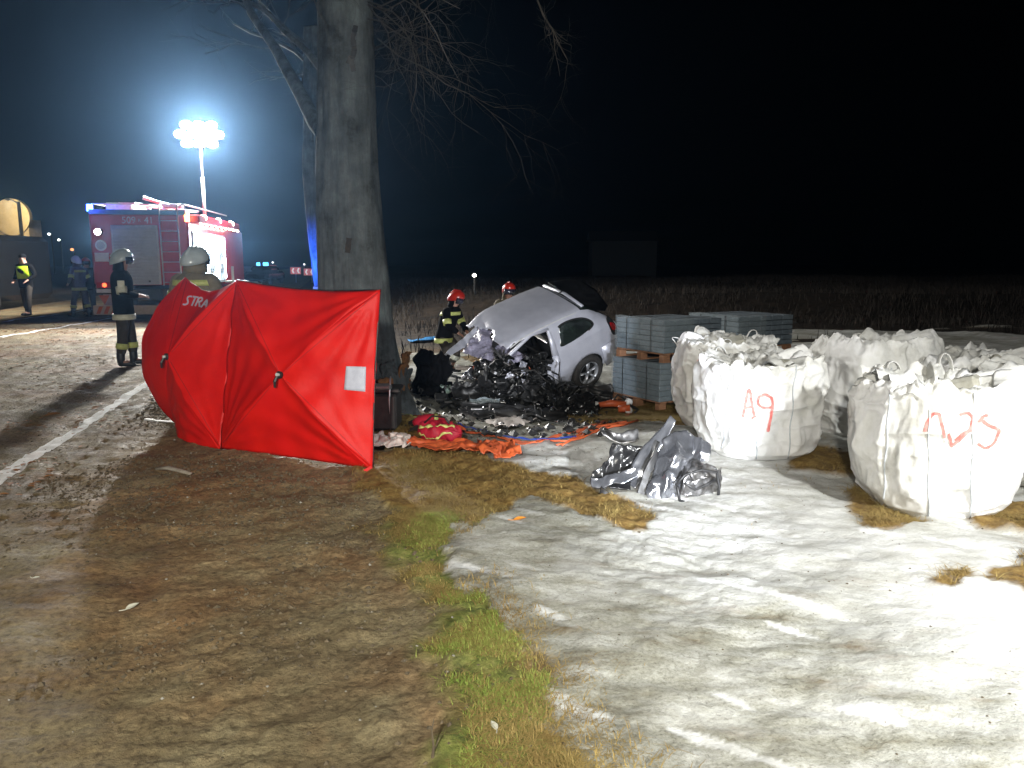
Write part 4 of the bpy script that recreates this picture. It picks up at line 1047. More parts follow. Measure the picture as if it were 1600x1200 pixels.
band('torn_roof_edge', [local(770,498,12.75), local(790,500,12.7), local(806,505,12.6)], [local(772,528,12.4), local(778,530,12.35), local(784,522,12.4)], M['silver'], .03, 9, 24, 12)
band('tailgate_glass', [local(856,442,13.75), local(880,437,13.9), local(905,437,13.95), local(930,452,13.8), local(950,478,13.4)],
     [local(868,448,13.3), local(884,462,13.2), local(898,478,13.1), local(915,485,13.0), local(945,486,12.9)], M['black_gloss'], .004, 19, 30, 16)
# mirror-like bare strut along far side of roof
b_ = MB(); b_.tube([inv @ at(818,466,13.6), inv @ at(842,452,13.7)], .022, 8); b_.build('roof_rail', M['white_paint'], car, True)
# B pillar and torn rear quarter
b_ = MB(); b_.tube([cq(-.72,1.31,1,-.01), cq(-.70,1.12,1,0), cq(-.67,.92,1,.01)], [.035,.045,.06], 8, flat=.5)
b_.tube([cq(-.67,.92,1,.01), cq(-.63,.62,1,.0), cq(-.66,.30,1,.0)], [.06,.05,.05], 8, flat=.5)
b_.tube([cq(-.72,1.31,1,-.01), cq(-.40,1.34,1,-.02), cq(.02,1.20,1,-.08), cq(.20,1.02,1,-.10)], [.03,.03,.03,.02], 8)
b_.build('pillar', M['silver'], car, True)
csheet('quarter_panel_tear', .30, .55, .05, 21, M['silver'], car, (-.62,.84,.58), (math.pi/2,.1,.12))
# interior
b_ = MB(); b_.box((-1.0,0,.34), (1.5,1.35,.04)); b_.box((-1.55,0,.62), (.12,1.3,.55)); b_.build('interior_floor', M['black_plastic'], car)
for yy in (.36,-.36):
    b_ = MB(); b_.box((-.55,yy,.50), (.5,.46,.16), ch=.05); b_.box((-.84,yy,.80), (.14,.44,.55), ch=.05, R=Matrix.Rotation(.25,4,'Y') ); b_.box((-.92,yy,1.14), (.09,.24,.17), ch=.03)
    b_.build('seat', M['black_plastic'], car, True)
csheet('dashboard', 1.2, .4, .1, 33, M['black_plastic'], car, (.15,0,.7), (.3,1.0,.2))
# engine and front structure, crushed on the ground under and left of the cabin (stay with the car)
r_ = random.Random(3)
def wreck_part(name, px, py, Y_, parts, matl, spread=(.25,.25,.15)):
    c = local(px, py, Y_); b_ = MB()
    for k in range(parts):
        o_ = Vector((r_.uniform(-1,1)*spread[0], r_.uniform(-1,1)*spread[1], r_.uniform(-1,1)*spread[2]))
        R_ = Matrix.Rotation(r_.uniform(0,6.28), 4, Vector((r_.gauss(0,1), r_.gauss(0,1), r_.gauss(0,1))).normalized())
        if k % 3 == 0: b_.box(c+o_, (r_.uniform(.06,.22), r_.uniform(.05,.14), r_.uniform(.03,.09)), R=R_, ch=.008)
        elif k % 3 == 1:
            d = R_ @ Vector((0,0,r_.uniform(.1,.28))); b_.tube([c+o_-d/2, c+o_+Vector((r_.gauss(0,.02),r_.gauss(0,.02),.02)), c+o_+d/2], r_.uniform(.008,.024), 7)
        else:
            b_.disc(c+o_, R_ @ Vector((0,0,1)), r_.uniform(.03,.09), r_.uniform(.02,.06), 14)
    return b_.build(name, matl, car)
M['silver_pt'] = M['bare_metal']
wreck_part('engine_block', 775, 590, 11.6, 60, [M['dark_metal']], (.32,.28,.24))
wreck_part('engine_bay_metal', 770, 572, 11.7, 26, [M['bare_metal']], (.30,.2,.10))
wreck_part('gearbox', 830, 600, 11.4, 40, [M['dark_metal']], (.3,.25,.28))
wreck_part('front_subframe', 745, 620, 11.0, 44, [M['black_plastic']], (.45,.35,.16))
wreck_part('suspension', 860, 625, 11.0, 44, [M['dark_metal']], (.35,.3,.2))
wreck_part('hanging_cables', 840, 570, 11.9, 24, [M['black_plastic']], (.28,.2,.2))
for k, (px, py, Y_, w, h) in enumerate(((745,585,11.8,.35,.22),(800,596,11.5,.3,.2),(846,612,11.3,.34,.16),(815,575,11.9,.26,.2),(870,632,11.0,.4,.14))):
    csheet('torn_panel', w, h, .07, 610+k, M['silver'] if k % 2 else M['torn_silver'], car, local(px, py, Y_), (k*1.3, .7*k, k*2.1))
for k in range(12):
    a = local(r_.uniform(735,880), r_.uniform(560,600), 11.6); c = local(r_.uniform(735,880), r_.uniform(610,640), 11.2); m_ = (a+c)/2+Vector((r_.gauss(0,.12), r_.gauss(0,.12), r_.gauss(0,.12)))
    b_ = MB(); b_.tube([a, a.lerp(m_,.5)+Vector((.03,0,.02)), m_, m_.lerp(c,.5)-Vector((.03,0,.02)), c], .009, 6); b_.build('cable', M['rubber'] if k % 4 else M['orange'], car, True)
# torn pieces lying loose between tree and car: each a thing
def scrap(name, label, cat, px, py, items, rz=0, z=0):
    p = gpos(px, py, z); e = empty(name, p, label, cat, None, rz)
    for it in items: it(e)
    return e
def I_sheet(nm, w, h, amp, seed, matl, loc, rot, t=.006, f=3.0): return lambda e: csheet(nm, w, h, amp, seed, M[matl], e, loc, rot, t, f)
def I_tube(nm, pts, r, matl, n=8): 
    def f(e): b2 = MB(); b2.tube(pts, r, n); b2.build(nm, M[matl], e, True)
    return f
def I_junk(nm, n, sp, matl, seed, zc=.1, big=1.0):
    def f(e):
        q = random.Random(seed); b2 = MB()
        for k in range(n):
            o_ = Vector((q.uniform(-1,1)*sp[0], q.uniform(-1,1)*sp[1], zc+q.uniform(-1,1)*sp[2]))
            R_ = Matrix.Rotation(q.uniform(0,6.28), 4, Vector((q.gauss(0,1), q.gauss(0,1), q.gauss(0,1))).normalized())
            if k % 2: b2.box(o_, (q.uniform(.05,.25)*big, q.uniform(.04,.12)*big, q.uniform(.01,.06)*big), R=R_, ch=.006)
            else:
                d = R_ @ Vector((0,0,q.uniform(.1,.3)*big)); b2.tube([o_-d/2, o_+d*.1+Vector((0,0,.03)), o_+d/2], q.uniform(.006,.02)*big, 6)
        tag(b2.build(nm, M[matl], e), kind='stuff')
    return f
scrap('front_bumper_wreck', 'flattened black plastic bumper wreckage on the ground below the engine', 'car wreckage', 770, 640,
      [I_sheet('bumper_skin', 1.3,.5,.16,41,'black_plastic',(0,0,.16),(.5,.1,.1)), I_sheet('grille', .9,.35,.12,43,'black_gloss',(.3,-.2,.12),(.9,.2,.3)), I_junk('broken_clips', 30, (.55,.3,.08),'dark_metal',5)])
scrap('dashboard_wreck', 'heap of black interior trim and wiring below the open door hole', 'car wreckage', 850, 640,
      [I_sheet('trim_panel', .9,.5,.16,45,'black_plastic',(0,0,.16),(.3,.2,.5)), I_sheet('carpet', .8,.6,.1,47,'black_coat',(.2,.2,.1),(0,.2,.9)), I_junk('wiring', 46, (.45,.35,.12),'dark_metal',6,.14)])
scrap('floor_pan_wreck', 'long torn black floor pan section in front of the rear wheel', 'car wreckage', 893, 634,
      [I_sheet('floor_pan', 1.1,.4,.14,49,'black_plastic',(0,0,.12),(.5,0,-.3)), I_sheet('sill_strip', .8,.12,.05,51,'silver',(-.45,.25,.25),(.6,.2,.35)), I_junk('bolts_and_tabs', 20, (.5,.2,.06),'bare_metal',7)])
scrap('headlight_wreck', 'broken headlamp with blue grey lens lying in front of the wreck', 'headlamp', 757, 655,
      [I_sheet('lens', .42,.16,.04,53,'wrap',(0,-.05,.16),(.9,0,-.05)), I_sheet('housing', .5,.22,.07,55,'black_gloss',(0,.04,.12),(.8,0,0)), I_tube('trim_bar', [(-.22,-.1,.05),(0,-.12,.06),(.22,-.09,.08)],.014,'wrap')])
scrap('seat_wreck', 'black torn car seat dumped between the tree base and the wreck', 'car seat', 672, 625,
      [I_sheet('backrest', .5,.7,.12,57,'black_coat',(0,0,.35),(1.2,.3,.2),.05), I_sheet('cushion', .5,.5,.1,59,'black_coat',(.1,-.25,.15),(.2,.1,.2),.06), I_junk('seat_rail', 10,(.25,.25,.05),'dark_metal',8)])
scrap('pink_padding', 'torn pinkish foam padding leaning at the edge of the wreck', 'padding', 683, 614, [I_sheet('foam', .22,.34,.05,61,'pink',(0,0,.24),(1.3,.2,.3),.03)])
scrap('washer_tank', 'pale turquoise fluid tank broken off beside the padding', 'fluid tank', 694, 632, [I_sheet('tank_shell', .16,.22,.05,63,'turq',(0,0,.16),(1.1,.1,-.3),.05), I_tube('filler_neck',[(0,0,.16),(.03,-.02,.30)],.018,'black_plastic')])
scrap('undertray', 'dark plastic undertray lying flat nearest the hoses', 'car wreckage', 800, 662,
      [I_sheet('tray', 1.3,.36,.08,65,'black_plastic',(0,0,.08),(.15,.05,.06)), I_junk('broken_bits', 34, (.6,.22,.06),'bare_metal',9,.1,.6)])
scrap('wing_liner', 'crumpled black wheel arch liner at the right end of the wreckage', 'car wreckage', 890, 655,
      [I_sheet('liner', .7,.35,.14,67,'black_gloss',(0,0,.13),(.7,.1,.5)), I_junk('shards', 16, (.35,.2,.05),'wrap',10,.08,.5)])
scrap('pale_trim', 'strip of pale torn trim lying across the engine', 'trim strip', 745, 598, [I_sheet('trim', .75,.10,.04,69,'white_sheet',(0,0,.22),(.5,.1,-.12),.02)])
# small shards
sh = []
for k in range(420):
    px, py = random.uniform(640,960), random.uniform(615,690); p = GP(px, py); sh.append((p.x, p.y, on_ground(p.x, p.y)+.01))
crumbs('glass_shards', np.array(sh), .006, .035, M['bare_metal'], 'glittering shards of glass and metal around the wreck', 'debris')
sh = [(x+random.uniform(-.1,.1), y+random.uniform(-.1,.1), z+.03) for x, y, z in sh]
crumbs('dark_debris', np.array(sh), .015, .07, M['black_plastic'], 'small black plastic debris around the wreck', 'debris')

# ------------------------------------------------------------------ torn silver door and wing in front of the bags
p0 = gpos(1000, 765)
dw = empty('torn_door', p0, 'torn off silver door and wing section lying crumpled on the snow', 'car wreckage')
def dl(px, py, Y): return at(px, py, Y)-p0
Yd = p0.y
def free(name, rows, matl, amp, seed, nu=40, t=.006, smooth=True, nv=30):
    """rows of 3D polylines blended into a crumpled skin"""
    rows = [[Vector(p) for p in r] for r in rows]; V = []
    def samp(pl, s):
        k = min(len(pl)-2, int(s*(len(pl)-1))); return pl[k].lerp(pl[k+1], s*(len(pl)-1)-k)
    for i in range(nu):
        s = i/(nu-1); cols = [samp(r, s) for r in rows]
        for j in range(nv): V.append(tuple(samp(cols, j/(nv-1))))
    V = np.array(V); V += amp*np.stack([1-2*np.abs(fbm(V[:,0]*6+seed+k*5, V[:,2]*6, V[:,1]*6, 3, seed+k)) for k in range(3)], 1)
    o = mesh_np(name, V, grid_faces(nu, nv), matl, dw, smooth); solid(o, t); return o
free('window_frame', [[dl(1048,650,Yd+.15), dl(1030,672,Yd+.1), dl(1000,702,Yd+.05), dl(985,730,Yd), dl(975,752,Yd-.02)], [dl(1056,658,Yd+.12), dl(1042,690,Yd+.05), dl(1016,722,Yd-.02), dl(1005,748,Yd-.05), dl(992,765,Yd-.08)]], M['torn_silver'], .006, 3, nv=8)
free('door_inner', [[dl(955,696,Yd+.05), dl(946,722,Yd), dl(920,748,Yd-.05), dl(930,764,Yd-.1)], [dl(1005,702,Yd+.08), dl(985,726,Yd+.02), dl(982,752,Yd-.05), dl(985,770,Yd-.12)]], M['black_gloss'], .02, 5)
free('door_skin', [[dl(920,750,Yd-.08), dl(938,748,Yd-.1), dl(965,742,Yd-.12), dl(990,730,Yd-.12)], [dl(924,762,Yd-.1), dl(945,762,Yd-.15), dl(975,756,Yd-.17), dl(1000,742,Yd-.15)]], M['torn_silver'], .014, 7, nv=12)
free('seal_strip', [[dl(1030,690,Yd-.02), dl(1015,720,Yd-.1), dl(1000,752,Yd-.14), dl(990,782,Yd-.16)], [dl(1026,700,Yd-.02), dl(1022,730,Yd-.1), dl(1010,760,Yd-.15), dl(1006,792,Yd-.18)]], M['black_plastic'], .008, 9, nv=8, t=.02)
free('lower_trim', [[dl(940,760,Yd-.12), dl(960,774,Yd-.2), dl(985,786,Yd-.24), dl(1008,792,Yd-.26)], [dl(938,774,Yd-.14), dl(960,786,Yd-.22), dl(980,792,Yd-.26), dl(1006,800,Yd-.28)]], M['black_plastic'], .01, 11, nv=8, t=.02)
free('wing_skin', [[dl(1036,690,Yd+.05), dl(1024,725,Yd-.05), dl(1008,760,Yd-.15), dl(1012,786,Yd-.22)], [dl(1058,674,Yd+.1), dl(1052,712,Yd-.12), dl(1040,750,Yd-.24), dl(1034,786,Yd-.26)], [dl(1082,680,Yd+.12), dl(1078,715,Yd-.05), dl(1066,745,Yd-.18), dl(1060,780,Yd-.2)]], M['torn_silver'], .020, 13)
free('torn_flap', [[dl(1075,680,Yd+.1), dl(1094,688,Yd+.05), dl(1112,700,Yd+.05)], [dl(1080,700,Yd+.05), dl(1092,706,Yd-.02), dl(1114,712,Yd)], [dl(1082,722,Yd-.02), dl(1090,722,Yd-.05), dl(1108,720,Yd-.03)]], M['torn_silver'], .02, 15)
free('inner_wing', [[dl(1060,732,Yd-.1), dl(1080,722,Yd-.06), dl(1105,724,Yd-.02), dl(1122,735,Yd)], [dl(1058,756,Yd-.26), dl(1075,748,Yd-.28), dl(1100,745,Yd-.24), dl(1120,756,Yd-.12)], [dl(1060,782,Yd-.2), dl(1080,784,Yd-.2), dl(1100,780,Yd-.16), dl(1116,770,Yd-.1)]], M['bare_metal'], .045, 17)
b_ = MB()
for pl in ([(1056,758),(1070,742),(1096,734),(1120,738),(1124,760),(1121,784)], [(1058,760),(1062,782),(1080,787),(1105,782)], [(1070,755),(1085,765),(1104,758),(1118,748)]):
    b_.tube([dl(x, y, Yd-.30+.10*(x-1056)/70) for x, y in pl], .010, 6)
b_.build('rubber_seal', M['black_plastic'], dw, True)
free('crumpled_plate', [[dl(936,672,Yd+.42), dl(970,676,Yd+.4), dl(998,674,Yd+.42)], [dl(938,684,Yd+.35), dl(970,690,Yd+.33), dl(1000,688,Yd+.35)]], M['bare_metal'], .02, 19, nv=10)

# ------------------------------------------------------------------ hoses, straps, sheets and bags in front of the wreck
def draped_band(name, pxs, w, matl, label, cat, lift=.012, n=160, thick=.004, wob=.02, kink=0.0, seed=0):
    P = [GP(*p) for p in pxs]; pl = []
    for i in range(n):
        s = i/(n-1)*(len(P)-1); k = min(len(P)-2, int(s)); t = s-k
        a, b2, c, d = P[max(0,k-1)], P[k], P[k+1], P[min(len(P)-1,k+2)]
        q = .5*((2*b2)+(c-a)*t+(2*a-5*b2+4*c-d)*t*t+(-a+3*b2-3*c+d)*t**3); pl.append(q)
    vs = []
    for i, q in enumerate(pl):
        d = pl[min(i+1,n-1)]-pl[max(i-1,0)]; nn = Vector((-d.y, d.x, 0)).normalized(); ww = w*(1+wob*8*float(vn(i*.05, seed, 0, seed)))
        for j in range(7):
            u = (j/6-.5)*ww; r = q+nn*u; z = on_ground(r.x, r.y)+lift+kink*abs(float(vn(i*.11, j*.6, 0, seed+3))); vs.append((r.x, r.y, z))
    o = mesh_np(name, vs, grid_faces(n, 7), matl); solid(o, thick); return tag(o, label, cat)
draped_band('lifting_strap', [(700,672),(760,684),(820,696),(860,690),(930,668),(985,650)], .07, M['orange'], 'long orange strap curving across the snow in front of the wreck', 'strap', seed=1, kink=.02)
draped_band('lifting_strap', [(612,640),(650,655),(690,668),(740,680)], .06, M['orange'], 'orange strap running from the tool box towards the red bag', 'strap', seed=3, kink=.02)
draped_band('hydraulic_hose', [(715,670),(760,680),(800,690),(850,694),(900,688)], .035, M['blue'], 'blue strap lying along the orange strap in front of the wreck', 'strap', lift=.03, seed=5)
draped_band('hydraulic_hose', [(612,648),(640,656),(668,664)], .03, M['yellow'], 'yellow hose on the dead grass beside the red screen', 'hose', lift=.03, seed=6)
draped_band('blue_tarp', [(640,535),(660,534),(685,530)], .35, mat('bright_blue_sheet', (0.03,0.22,0.50), (0.02,0.14,0.35), .6, scale=4), 'bright blue sheet on the snow behind the red helmeted firefighter', 'sheet', lift=.03, kink=.05, n=40, seed=8)
b_ = MB()
for k in range(5):
    pts = []
    for i in range(18):
        t = i/17; pp_ = gpos(860+k*9+t*110, 694-t*(22+k*5)+6*math.sin(t*5+k), .02); pts.append(pp_)
    b_.tube(pts, .009, 5)
tag(b_.build('rope', M['orange'], None, True), 'loose thin orange rope spread over the snow beside the straps', 'rope')
def sheet_thing(name, corners, amp, matl, label, cat, seed, n=46, lift=.03, t=.004):
    C = [gpos(*c) for c in corners]; vs = []
    for i in range(n):
        for j in range(n):
            u, v = i/(n-1), j/(n-1); q = C[0].lerp(C[1], u).lerp(C[3].lerp(C[2], u), v)
            e = .04*float(vn(u*6, v*6, 0, seed)); 
            z = on_ground(q.x, q.y)+lift+amp*(1-abs(float(fbm(u*4+seed, v*3, 0, 3, seed))))**2
            vs.append((q.x+e, q.y+e, z))
    o = mesh_np(name, vs, grid_faces(n, n), matl); solid(o, t); return tag(o, label, cat)
sheet_thing('orange_sheet', [(592,692),(690,694),(790,714),(700,720)], .035, M['orange'], 'crumpled orange sheet on the dead grass in front of the red bag', 'sheet', 3)
sheet_thing('orange_sheet', [(742,702),(806,704),(810,728),(752,724)], .07, M['orange'], 'orange sheet flap at the right end beside the snow edge', 'sheet', 5, n=24)
sheet_thing('white_sheet', [(578,684),(630,686),(650,704),(578,712)], .05, M['white_sheet'], 'white rumpled sheet just right of the red screen', 'sheet', 7, lift=.04)
sheet_thing('white_sheet', [(795,655),(840,665),(800,678),(755,668)], .04, M['white_sheet'], 'white foam-like sheet between the wreck and the blue strap', 'sheet', 9, n=24)
# red nylon bag with yellow reflective stripes
rp = gpos(688, 693); rb = empty('rescue_bag', rp, 'dark red nylon rescue bag with yellow reflective stripes lying on its side', 'bag')
u, v = np.meshgrid(np.linspace(0, 2*math.pi, 48, endpoint=False), np.linspace(0, 1, 30), indexing='ij')
prf = np.interp(v, [0,.05,.2,.5,.8,.95,1], [.02,.5,.85,1,.8,.45,.02])
Xb = (v-.5)*.52; Yb = np.cos(u)*prf*.17; Zb = .13+np.sin(u)*prf*.13*(1+.25*vn(v*5, u, 0, 3)) + .045*fbm(v*8, np.cos(u)*2, np.sin(u)*2, 3, 5)
o = mesh_np('bag_body', np.stack([Xb,Yb,Zb],2).reshape(-1,3), grid_faces(48,30,True), M['red_bag'], rb)
for (vv, ww, nm) in ((.30,.06,'reflective_stripe'),):
    pass
def bag_stripe(a0, a1, vw, off=.008):
    b_ = MB(); vs = []
    for i in range(26):
        t = i/25; vv = .10+.8*t; uu = a0+(a1-a0)*t; rr_ = float(np.interp(vv, [0,.05,.2,.5,.8,.95,1], [.02,.5,.85,1,.8,.45,.02]))
        for w in (-vw, vw):
            a = uu+w; vs.append(((vv-.5)*.52, math.cos(a)*(rr_*.17+off), .13+math.sin(a)*(rr_*.13*(1+.25*float(vn(vv*5, a, 0, 3)))+off)+.045*float(fbm(vv*8, math.cos(a)*2, math.sin(a)*2, 3, 5))))
    b_.add(vs, [(2*i,2*i+1,2*i+3,2*i+2) for i in range(25)]); o = b_.build('reflective_stripe', M['yellow'], rb, True); solid(o, .004)
bag_stripe(3.55, 3.05, .13); bag_stripe(2.45, 2.1, .12)
b_ = MB(); b_.tube([(-.16,-.05,.24),(-.08,-.03,.33),(.08,-.03,.33),(.14,-.04,.25)], .012, 6); b_.build('handle', M['black_plastic'], rb, True)
rb.rotation_euler.z = -.45; rb.scale = (.85,.85,.72)
# second lump of the bag pile
rp = gpos(672, 676); r2 = empty('rescue_bag', rp, 'smaller red and yellow rolled strap pack behind the rescue bag', 'bag')
b_ = MB(); b_.sphere((0,0,.09), (.17,.11,.08), 18); b_.build('pack', M['red_bag'], r2, True)
b_ = MB()
b_.tube([(.06,-.095,.02),(.075,-.112,.08),(.07,-.08,.15),(.06,.02,.175)], .022, 8, flat=.3); b_.build('reflective_stripe', M['yellow'], r2, True)
# tool box and cutter at the edge of the screen
tb = empty('tool_rack', gpos(600, 672), 'black rack of rescue tools standing half behind the right edge of the screen', 'tool rack')
b_ = MB(); b_.box((-.02,0,.18), (.34,.35,.34), ch=.02); b_.box((0,0,.38), (.36,.30,.04), ch=.01); b_.build('case', M['black_plastic'], tb)
b_ = MB(); b_.tube([(.09,-.16,.02),(.085,-.17,.3),(.10,-.16,.52)], .010, 6); b_.build('steel_bar', M['alu'], tb, True)
b_ = MB(); b_.tube([(-.12,-.19,.1),(-.10,-.19,.3)], .02, 8); b_.build('orange_handle', M['orange'], tb, True)
b_ = MB(); b_.box((0,-.15,.42), (.22,.08,.06), ch=.02); b_.build('cutter_body', mat('grey_tool', (0.25,0.28,0.28), (0.15,0.16,0.17), .4, .5), tb)
# spreader tool with orange arms by the pallets
sp_ = empty('rescue_spreader', gpos(966, 650), 'orange hydraulic rescue spreader lying by the lower paving pallet', 'rescue tool')
b_ = MB(); b_.tube([(-.28,0,.12),(-.10,0,.14),(.10,.02,.12)], [.035,.05,.05], 10); b_.tube([(-.02,-.12,.08),(.14,-.14,.10)], [.05,.05], 10); b_.build('body', M['orange'], sp_, True)
for c_, a_, r__ in (((-.30,0,.12),(1,0,0),.045), ((.14,.02,.15),(0,1,0),.055), ((.12,-.15,.07),(0,1,0),.05)):
    b_ = MB(); b_.disc(c_, a_, r__, .04, 16); b_.build('end_cap', M['white_paint'], sp_, True)
b_ = MB(); b_.tube([(.15,0,.12),(.26,-.05,.06),(.20,-.16,.04)], .018, 8); b_.tube([(-.1,.0,.16),(0,.1,.24),(.12,.05,.17)], .014, 8); b_.build('handle', M['black_plastic'], sp_, True)

# ------------------------------------------------------------------ small single things on the mud and snow
def leaf(px, py, L_, matl, label, cat='leaf', rz=0.3):
    p = gpos(px, py, .012); b_ = MB(); pts = [(-1,0,0),(-.6,.35,.1),(-.1,.5,.16),(.45,.34,.12),(1,0,.02),(.45,-.34,.14),(-.1,-.5,.16),(-.6,-.35,.1)]
    vs = [(x*L_/2, y*L_/2, z*L_/2) for x, y, z in pts]+[(0,0,0)]
    b_.add(vs, [(8,i,(i+1) % 8) for i in range(8)]); b_.tube([(-L_*.5,0,.0),(-L_*.85,.01,.004)], .0015, 4)
    o = b_.build('fallen_leaf', M[matl]); solid(o, .0015); o.location = p; o.rotation_euler = (0.1,-.1,rz); tag(o, label, cat); return o
leaf(812, 821, .085, 'leaf_or', 'bright orange fallen leaf on the dirty snow edge')
leaf(207, 952, .07, 'leaf_pale', 'pale grey leaf on the mud at lower left', rz=1.0)
leaf(772, 1146, .05, 'leaf_pale', 'small pinkish dead leaf in the grass near the bottom', rz=2)
leaf(82, 650, .16, 'leaf', 'large curled orange brown leaf on the road left of the white line', rz=.4)
leaf(150, 638, .13, 'leaf', 'brown leaf on the road just beyond the white line', rz=1.4)
leaf(57, 910, .035, 'leaf_pale', 'tiny pale leaf on the mud near the left edge', rz=.2)
b_ = MB(); b_.tube([(-.16,.06,.02),(-.05,.03,.035),(.06,-.03,.03),(.16,-.07,.015)], [(.022,.012),(.030,.016),(.028,.014),(.018,.010)], 8)
o = b_.build('bark_piece', mat('pale_bark', (0.30,0.27,0.22), (0.18,0.15,0.11), .9, scale=20, bump=.6), None, True); o.location = gpos(272, 738); tag(o, 'pale splinter of bark on the mud below the red screen', 'bark piece')
b_ = MB(); b_.tube([(0,0,0),(.004,.0,.04),(-.002,.01,.085),(.004,.02,.12)], [.006,.004,.003,.002], 5); b_.tube([(0,0,.01),(.02,.03,.05)], .002, 4)
o = b_.build('twig', M['soil']); o.location = gpos(676,1196); tag(o, 'thin dark twig sticking up from the mud at the bottom', 'twig')

# ------------------------------------------------------------------ people
def skin_body(name, joints, edges, rad, matl, parent, root=0, lv=2):
    me = bpy.data.meshes.new(name); me.from_pydata(joints, edges, []); o = bpy.data.objects.new(name, me); col.objects.link(o)
    sk = o.modifiers.new('skin', 'SKIN'); sk.use_smooth_shade = True
    for i, v in enumerate(me.skin_vertices[0].data): v.radius = rad[i] if isinstance(rad[i], tuple) else (rad[i], rad[i]); v.use_root = (i == root)
    subd(o, lv); dg = bpy.context.evaluated_depsgraph_get(); dg.update()
    m2 = bpy.data.meshes.new_from_object(o.evaluated_get(dg)); bpy.data.objects.remove(o)
    m2.materials.clear(); m2.materials.append(matl); m2.name = name
    for p in m2.polygons: p.use_smooth = True
    q = bpy.data.objects.new(name, m2); col.objects.link(q); q.parent = parent; return q
def person(loc, rz, label, pose=None, coat='black_coat', trouser='trouser', helmet='helmet', bands='reflect', hem=.78, legs=True, vest=None, helmet_label=None, lean=0.0, crouch=0.0, arms='down', step=.06, scale=1.0, group=None, yoke=None, lowband=True, headturn=0.0):
    e = empty('person', loc, label, 'person', group, rz); e.scale = (scale,)*3
    hp = .93-crouch
    def tl(x, y, z):       # torso lean about the hips
        dz = z-.93; return (x+math.sin(lean)*dz, y, hp+math.cos(lean)*dz)
    J = [(0,0,hp), tl(0,0,1.12), tl(0,0,1.32), tl(0.01,0,1.49), tl(0.03,0,1.60), tl(0.035,0,1.70), tl(.115,0,1.615)]
    R_ = [.13,.12,.14,.06,.088,.075,.018]; Ed = [(0,1),(1,2),(2,3),(3,4),(4,5),(4,6)]
    hands = []
    arm_pts = {}
    for s in (1,-1):
        sh = tl(0, s*.20, 1.42)
        if arms == 'down': el = tl(-.03, s*.27, 1.15); wr = tl(.10, s*.25, .93)
        elif arms == 'front': el = tl(.02, s*.28, 1.14); wr = tl(.24, s*.13, 1.10)
        elif arms == 'work': el = tl(.16, s*.27, 1.16); wr = tl(.38, s*.16, 1.0)
        else: el = tl(-.05, s*.30, 1.16); wr = tl(.16, s*.22, 1.02)
        arm_pts[s] = (sh, el, wr); b0 = len(J)
        d = Vector(wr)-Vector(el); d.normalize(); palm = Vector(wr)+d*.07
        J += [sh, el, wr, tuple(palm)]; R_ += [.062,.045,.030,(.034,.020)]; Ed += [(2,b0),(b0,b0+1),(b0+1,b0+2),(b0+2,b0+3)]
        side_ = Vector((0,0,1)).cross(d); side_.normalize() if side_.length > .1 else None; dn = d.cross(side_)
        for k, (off, L_) in enumerate(((-.028,.062),(-.010,.075),(.010,.070),(.027,.055))):
            f0 = palm+side_*off+d*.03; f1 = f0+d*L_*.5; f2 = f1+d*L_*.35+dn*(-L_*.3); b2 = len(J)
            J += [tuple(f0), tuple(f1), tuple(f2)]; R_ += [.0095,.0085,.007]; Ed += [(b0+3,b2),(b2,b2+1),(b2+1,b2+2)]
        th = Vector(wr)+d*.03+side_*(-s*.035); b2 = len(J); J += [tuple(th), tuple(th+d*.04-side_*s*.012)]; R_ += [.012,.009]; Ed += [(b0+2,b2),(b2,b2+1)]
    leg_pts = {}
    for s in (1,-1):
        b0 = len(J); hx = (0, s*.095, hp-.04); st = step*s
        kn = (.02+st+crouch*.75, s*.11, .49-crouch*.18); an = (st*1.6-crouch*.1, s*.12, .09); to = (st*1.6+.15-crouch*.1, s*.14, .045)
        J += [hx, kn, an, to]; R_ += [.09,.062,.045,.040]; Ed += [(0,b0),(b0,b0+1),(b0+1,b0+2),(b0+2,b0+3)]; leg_pts[s] = (hx, kn, an, to)
    skin_body('body', J, Ed, R_, M['skin'], e)
    # clothing shells
    j = MB(); zz = [hem, .86, .95, 1.05, 1.2, 1.33, 1.42, 1.485, 1.52]; rx = [.155,.155,.15,.15,.16,.165,.15,.10,.075]; ry = [.215,.21,.20,.20,.215,.225,.215,.13,.08]
    n = 20; rings = []; vs = []
    for q, z in enumerate(zz):
        for k in range(n):
            a = 2*math.pi*k/n; w = 1+.05*math.sin(a*3+q*1.7)*(1 if q < 6 else .2); zz_ = z
            if z < .93: vs.append((math.cos(a)*rx[q]*w, math.sin(a)*ry[q]*w, hp+(z-.93)))
            else: vs.append(tl(math.cos(a)*rx[q]*w, math.sin(a)*ry[q]*w, z))
    j.add(vs, [(i*n+k, i*n+(k+1) % n, (i+1)*n+(k+1) % n, (i+1)*n+k) for i in range(len(zz)-1) for k in range(n)]+[tuple(range((len(zz)-1)*n, len(zz)*n)), tuple(reversed(range(n)))])
    for s in (1,-1):
        sh, el, wr = [Vector(p) for p in arm_pts[s]]; sh0 = Vector(tl(0, s*.12, 1.42))
        j.tube([sh0, sh, sh.lerp(el,.5), el, el.lerp(wr,.5), wr], [.09,.092,.075,.068,.062,.055], 12)
    subd(j.build('jacket', M[coat], e, True), 1)
    tr = MB()
    for s in (1,-1):
        hx, kn, an, to = [Vector(p) for p in leg_pts[s]]
        tr.tube([Vector((0,s*.06,hp+.08)), hx, hx.lerp(kn,.5), kn, kn.lerp(an,.5), an+Vector((0,0,.10))], [.11,.115,.10,.082,.078,.075], 12)
    subd(tr.build('trousers', M[trouser], e, True), 1)
